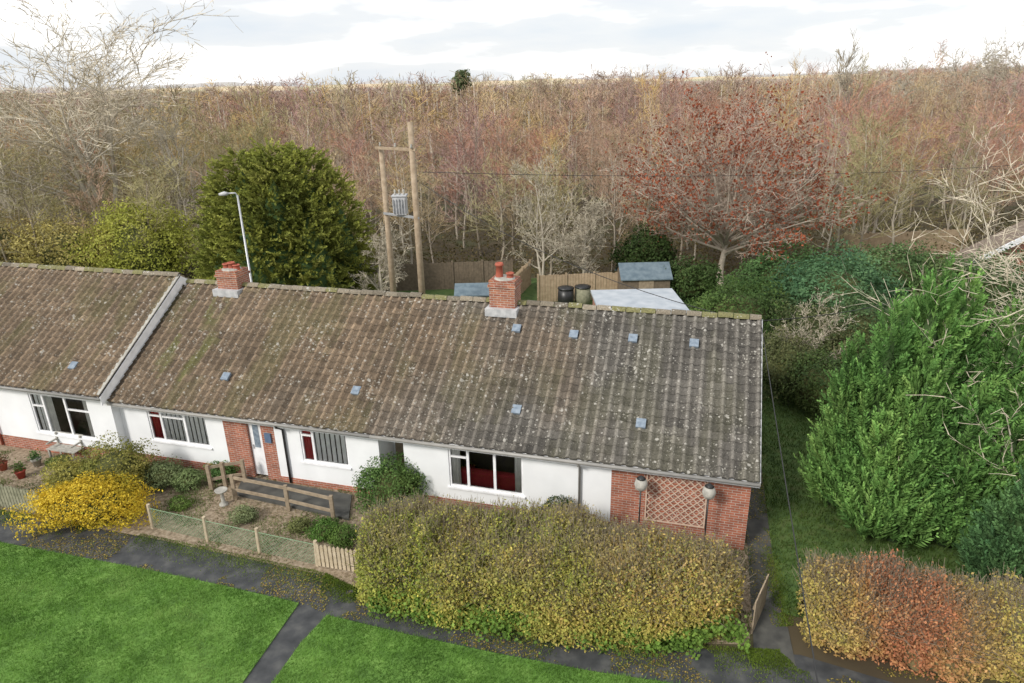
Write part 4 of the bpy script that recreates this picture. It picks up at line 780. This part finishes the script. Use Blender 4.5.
for x, y in wood:
    if np.hypot(x-yb[0], y-yb[1]) < 4.5 or np.hypot(x-rt.location.x, y-rt.location.y) < 5: continue
    i = rng.integers(7); pr = protos[i]; f = vnoise(np.array([[x, y, 0.]]), .09, 8)[0]*.75+.25*rng.random()-.02
    if y < 50: f += .28
    elif x < -18: f += .28
    ci = int(np.clip((f-.18)/.75*6, 0, 5)) if rng.random() < .8 else int(rng.integers(6))
    h = (.72+.36*rng.random())*(.82 if y < 46 else .92 if y < 50 else 1)
    if rng.random() < .2: h *= 1.25
    h *= 1+.2*max(0, x-20)/25*(y > 50)
    o = bpy.data.objects.new('birch_tree', None); C.objects.link(o); o.location = (x, y, 0); o.rotation_euler = (0, 0, rng.random()*6.28); s = .85+.4*rng.random(); o.scale = (s, s, h*1.08)
    tag(o, WL[ci], 'tree', WG[ci])
    for nm, me in (('trunk', pr[0]), ('crown', pr[1][ci])):
        c = bpy.data.objects.new(nm, me); C.objects.link(c); c.parent = o
# far part of the wood, one mass
far = []; Y = 78.
while Y < 360:
    hw = .8*Y+5; st = 3.5+(Y-74)*.014; x = -hw
    while x < hw: far.append((x+rng.normal(0, 1), Y+rng.normal(0, 1.5))); x += st
    Y += st*1.1
low = []
for i in range(6):
    B = protos[i][2]; k = rng.choice(len(B), 230); S = B[k].copy(); mid_ = (S[:, :3]+S[:, 3:6])/2; dv = (S[:, 3:6]-S[:, :3])*1.4; S[:, :3] = mid_-dv; S[:, 3:6] = mid_+dv; S[:, 6] = .028; S[:, 7] = .015
    tr = np.array([[0, 0, 0, 0, 0, 8.0, .085, .035, 0]]); V, Q = segs_mesh(np.r_[S, tr], 2); low.append((V, Q))
VV = []; QQ = []; CC = []; nb_ = 0; pc = np.array([(.43, .22, .15), (.40, .25, .22), (.34, .225, .19), (.39, .265, .185), (.49, .37, .22), (.52, .37, .16), (.37, .32, .18)])
fa_ = np.array(far); nz1 = fb(np.c_[fa_, 0*fa_[:, 0]], .035, 21); nz2 = vnoise(np.c_[fa_, 0*fa_[:, 0]], .03, 3)
for j, (x, y) in enumerate(far):
    V, Q = low[rng.integers(6)]; a = rng.random()*6.28; s = (.74+.38*rng.random())*(1+.6*(nz2[j]-.45)); wd = 1.15+(y-74)*.004
    if rng.random() < .10: s *= 1.25
    s = min(s, 1.38 if x < y*.45 else 1.75); s *= 1+.55*max(0, x/y-.40)
    ca, sa = math.cos(a), math.sin(a); VV.append(np.c_[(V[:, 0]*ca-V[:, 1]*sa)*wd+x, (V[:, 0]*sa+V[:, 1]*ca)*wd+y, V[:, 2]*s*1.08]); QQ.append(Q+nb_); nb_ += len(V)
    fz = (nz1[j]-.27)/.5*7+(1.5 if x < -y*.4 else 0)
    ci = int(np.clip(fz, 0, 6)) if rng.random() < .7 else rng.integers(7)
    c = pc[ci]*(.65+.6*rng.random()); hz = min(.42, (y-74)/560); c = c*(1-hz)+np.array([.50, .42, .37])*hz; cc = np.tile(c, (len(Q), 1)); cc[-1] = (.60, .54, .45); CC.append(cc)  # distance haze mixed into the twig colour, growing with y
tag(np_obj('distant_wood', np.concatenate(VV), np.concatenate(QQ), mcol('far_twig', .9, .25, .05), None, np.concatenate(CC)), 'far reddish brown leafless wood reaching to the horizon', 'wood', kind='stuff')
# undergrowth
n = 36000; q = np.c_[rng.uniform(-48, 48, n), 42.5+18*rng.random(n)**1.6, np.zeros(n)]; q[:, 2] = np.abs(rng.normal(0, .7, n))*(.4+1.2*fb(q, .3, 60)); V, Q = leaves(q, rng.normal(0, 1, q.shape), .20, .5)
tag(np_obj('undergrowth', V, Q, M['leaf'], None, palette(q, [(.045, .055, .017), (.12, .10, .04), (.20, .15, .07), (.10, .12, .03)], .3, 2)), 'tangled olive and brown undergrowth along the wood edge', 'undergrowth', kind='stuff')
for px, py, Y, rx, lab in ((470, 70, 120, 1.25, 'small dark evergreen standing above the wood on the skyline'), (45, 91, 140, 5, 'dark low evergreen clump on the left skyline')):
    leafy('skyline_tree', lab, 'tree', base(px, Y), rx, rx, top(px, py, Y), 12, 2200, .40, [(.10, .14, .06), (.18, .22, .10)], zb=top(px, py, Y)-3.4 if rx < 3 else 1, trunk=.2, inner='innergreen', lump=1.3)
# ------------------------------------------------------------------ back gardens
def panel_fence(name, label, a, b, h, m, n):
    root = thing(name, label, 'fence', a); d = (b-a)/n
    for i in range(n+1): mb = MB(); c = d*i; mb.box(c[0]-.06, c[0]+.06, c[1]-.06, c[1]+.06, 0, h+.08); mb.build('post', m, root)
    for i in range(n):
        mb = MB(); ln = np.linalg.norm(d); u = d/ln; k = int(ln/.16)
        for j in range(k): p = d*i+u*(.07+(j+.5)*(ln-.14)/k); hh = h*(1+rng.normal(0, .008)); mb.bar(p+[0, 0, .03], p+[0, 0, hh], .15, .02+.01*(j % 2))
        mb.build('fence_panel', m, root)
    return root
panel_fence('board_fence', 'dark board fence in front of the wood left of the utility pole', base(362, 40), base(512, 40.5), 1.7, M['darkwood'], 5)
panel_fence('board_fence', 'tan board fence between the chimney and the garden shed', base(538, 37.2), base(622, 37.6), 1.6, M['tanwood'], 3)
panel_fence('board_fence', 'brown board fence behind the conifer at the right', base(840, 45), base(960, 46), 1.8, M['tanwood'], 5)
panel_fence('board_fence', 'wooden fence running back beside the utility pole', base(505, 36), base(530, 41), 1.5, M['tanwood'], 3)
def shed(name, label, px, Y, w, d, h, rise, mw, mr, rz=0, cat='shed'):
    t = thing(name, label, cat, base(px, Y), rz); mb = MB(); mb.box(-w/2, w/2, 0, d, 0, h); mb.poly([(-w/2, 0, h), (-w/2, d/2, h+rise), (-w/2, d, h)]); mb.poly([(w/2, 0, h), (w/2, d, h), (w/2, d/2, h+rise)]); mb.build('wall', mw, t)
    mb = MB(); e = .12
    for s in (0, 1):
        y0, y1 = (-e, d/2) if s == 0 else (d+e, d/2); z0 = h-rise*e/(d/2)
        mb.poly([(-w/2-e, y0, z0+.03), (w/2+e, y0, z0+.03), (w/2+e, y1, h+rise+.03), (-w/2-e, y1, h+rise+.03)]); mb.poly([(-w/2-e, y0, z0-.03), (w/2+e, y0, z0-.03), (w/2+e, y0, z0+.03), (-w/2-e, y0, z0+.03)])
    mb.build('roof', mr, t); mb = MB(); mb.box(-.4, .4, -.03, -.005, .05, h-.1); do = mb.build('door', M['wood'], t); mb = MB(); mb.box(.25, .29, -.05, -.032, .8, 1.0); mb.build('door_handle', M['black'], do)
    return t
shed('garden_shed', 'blue-grey roofed wooden shed left of the rusty red tree', 647, 36, 2.6, 2.0, 1.65, .6, M['darkwood'], M['bluefelt'])
shed('garden_shed', 'small grey roofed shed seen over the ridge left of the tall-potted chimney', 474, 33.5, 1.9, 1.6, 1.7, .35, M['darkwood'], M['bluefelt'])
shed('garden_shed', 'small pale roofed shed beside the yew behind the middle roof', 322, 33, 1.4, 1.2, 1.35, .3, M['wood'], M['palewood'])
fa = PY(600, 312, 28.0)[0]; fb_ = PY(690, 314, 28.0)[0]; zt = PY(645, 312, 28.0)[2]; g = thing('garage', 'flat pale grey roofed garage just behind the right bungalow', 'garage', (fa, 28, 0)); wd_ = fb_-fa
mb = MB(); mb.box(.1, wd_-.1, .1, 3.4, 0, zt-.12); mb.build('wall', M['brick'], g); mb = MB(); mb.box(0, wd_, 0, 3.5, zt-.118, zt); mb.build('roof', M['felt'], g); mb = MB(); mb.box(.0-.03, wd_+.03, -.03, -.001, zt-.15, zt+.03); mb.build('fascia', M['lead'], g)
mb = MB(); mb.box(.8, 2.6, .06, .098, .05, 2.0); mb.build('garage_door', M['lead'], g)
for px, Y, lab in ((566, 36.2, 'dark water butt before the tan board fence'), (583, 36.4, 'grey compost bin right of the water butt')):
    t = thing('water_butt' if px == 566 else 'compost_bin', lab, 'bin', base(px, Y)); mb = MB(); mb.lathe([(.38, 0), (.46, .5), (.42, 1.1)], n=16); mb.build('barrel', M['black'] if px == 566 else M['greywood'], t, True); mb = MB(); mb.lathe([(.46, 1.1), (.46, 1.16), (.2, 1.24)], n=16); mb.build('lid', M['black'], t, True)
# lamp post and utility poles
YL = 32.; l1 = PY(237, 193, YL); lp = thing('street_lamp', 'grey steel street lamp with short arm in front of the yew', 'street lamp', (l1[0], YL, 0)); zl = l1[2]; la = PY(219, 194, YL)
mb = MB(); mb.tube([(0, 0, 0), (0, 0, 1.4), (0, 0, 1.45), (0, 0, zl-.1)], [.09, .09, .06, .045], 10); mb.build('post', M['metal'], lp, True)
mb = MB(); dxa = la[0]-l1[0]; mb.tube([(0, 0, zl-.12), (-.08, 0, zl), (dxa*.6, 0, zl-.01)], .035, 8); mb.build('arm', M['metal'], lp, True); mb = MB(); mb.tube([(dxa*.5, 0, zl-.02), (dxa*.7, 0, zl-.02), (dxa, 0, zl-.05)], [.06, .11, .06], 10); mb.build('lamp_head', M['lead'], lp, True)
YP = 31.; t1 = PY(410, 122, YP); t2 = PY(381, 148, YP+1.5); up = thing('utility_pole', 'twin wooden utility poles carrying a grey transformer', 'utility pole', (t1[0], YP, 0))
dx2 = t2[0]-t1[0]; mb = MB(); mb.tube([(0, 0, 0), (0, 0, t1[2])], [.17, .125], 10); mb.build('pole', M['pole'], up, True); mb = MB(); mb.tube([(dx2, 1.5, 0), (dx2, 1.5, t2[2])], [.16, .12], 10); mb.build('pole', M['pole'], up, True)
zc = t1[2]-1.15
mb = MB(); mb.bar((dx2-.2, 1.3, zc), (.2, -.2, zc), .1, .12); mb.build('crossarm', M['pole'], up)
zx = PY(400, 207, YP)[2]; cx = dx2*.5
mb = MB(); mb.bar((dx2-.1, 1.35, zx-.5), (.1, -.1+.0, zx-.5), .08, .1); mb.build('crossarm', M['metal'], up)
mb = MB(); mb.box(cx-.3, cx+.3, .35, .95, zx-.42, zx+.4); mb.box(cx-.34, cx+.34, .31, .99, zx+.4, zx+.45)
for j in range(5): mb.box(cx-.28+j*.13, cx-.25+j*.13, .27, .349, zx-.35, zx+.3)
tf = mb.build('transformer', M['lead'], up)
for j in range(3): mb = MB(); mb.lathe([(.04, zx+.45), (.06, zx+.5), (.03, zx+.55), (.06, zx+.6), (.02, zx+.7)], (cx-.2+j*.2, .65, 0), 8); mb.build('insulator', M['stone'], tf, True)
for j in range(3): f = j/2.; mb = MB(); mb.lathe([(.03, zc+.06), (.06, zc+.12), (.03, zc+.18), (.05, zc+.24)], (dx2*(1-f), 1.3-1.5*f+.0, 0), 8); mb.build('insulator', M['stone'], up, True)
mb = MB(); mb.tube([(.02, .17, zx-.3), (-.02, .19, 4), (0, .18, .5)], .03, 6); mb.build('conduit', M['black'], up, True)
def cable(label, a, b, sag, r=.013):
    a = np.array(a, float); b = np.array(b, float); pts = [(a+(b-a)*t)-np.array([0, 0, sag*4*t*(1-t)])-a for t in np.linspace(0, 1, 17)]; mb = MB(); mb.tube(pts, r, 5); o = mb.build('overhead_cable', M['cable'], None, True); o.location = a; tag(o, label, 'cable')
ca = PY(421, 172, YP-.15); gp_ = L2W(.15, DEP-OV, 5.0)
cable('upper overhead cable running right from the utility pole across the wood', ca, PY(1080, 160, 44), .5)
cable('thin overhead cable from the utility pole towards the gable end', ca-[0, 0, .5], gp_, .7)
cable('overhead cable leaving the gable end over the side path', gp_, gp_+(PY(826, 700, 6.)-gp_)*2.2, .25, .010)
cable('overhead cable dipping over the laurels behind the gable end', gp_+[0, .3, 0], PY(1000, 262, 32), .6)
# ------------------------------------------------------------------ light, sky, camera
wd = bpy.data.worlds.new('World'); bpy.context.scene.world = wd; wd.use_nodes = True; nt = wd.node_tree; nt.nodes.clear(); out = nd(nt, 'ShaderNodeOutputWorld')
EL, AZ = R(36), R(226)
sk = nd(nt, 'ShaderNodeTexSky', sky_type='NISHITA'); sk.sun_disc = False; sk.sun_elevation = EL; sk.sun_rotation = AZ
b1 = nd(nt, 'ShaderNodeBackground'); b1.inputs[1].default_value = .13; nt.links.new(sk.outputs[0], b1.inputs[0])
tc = nd(nt, 'ShaderNodeTexCoord'); mp = nd(nt, 'ShaderNodeMapping'); mp.inputs['Scale'].default_value = (1, 1, 5); mp.inputs['Location'].default_value = (.3, .1, .2); nt.links.new(tc.outputs['Generated'], mp.inputs[0])
n1 = nd(nt, 'ShaderNodeTexNoise'); n1.inputs['Scale'].default_value = 3.6; n1.inputs['Detail'].default_value = 5; n1.inputs['Roughness'].default_value = .5; nt.links.new(mp.outputs[0], n1.inputs['Vector'])
cc = ramp(nt, n1.outputs['Fac'], [(.36, (.50, .535, .58)), (.50, (.575, .585, .60)), (.62, (.92, .91, .90))])
b2 = nd(nt, 'ShaderNodeBackground'); b2.inputs[1].default_value = 1.66; nt.links.new(cc, b2.inputs[0]); mx = nd(nt, 'ShaderNodeMixShader'); mx.inputs[0].default_value = .9
nt.links.new(b1.outputs[0], mx.inputs[1]); nt.links.new(b2.outputs[0], mx.inputs[2]); nt.links.new(mx.outputs[0], out.inputs[0])
sun = bpy.data.lights.new('sun', 'SUN'); sun.energy = 3.0; sun.angle = R(12); sun.color = (1, .955, .885); so = bpy.data.objects.new('sun', sun); C.objects.link(so)
sd = Vector((math.sin(AZ)*math.cos(EL), math.cos(AZ)*math.cos(EL), math.sin(EL))); so.rotation_euler = sd.to_track_quat('Z', 'Y').to_euler()
cam = bpy.data.cameras.new('camera'); cam.lens = 24; cam.sensor_width = 36; cam.clip_end = 12000; cam.clip_start = .1; co = bpy.data.objects.new('camera', cam); C.objects.link(co)
Rv = np.array([1, 0, 0.]); U = np.array([0, sp, cp]); Fw = np.array([0, cp, -sp]); r_ = cr*Rv-sr*U; u_ = sr*Rv+cr*U
mt = Matrix.Identity(4)
for i in range(3): mt[i][0] = r_[i]; mt[i][1] = u_[i]; mt[i][2] = -Fw[i]; mt[i][3] = CAM[i]
co.matrix_world = mt; bpy.context.scene.camera = co
vs = bpy.context.scene.view_settings; vs.view_transform = 'Standard'; vs.look = 'None'; vs.exposure = 0
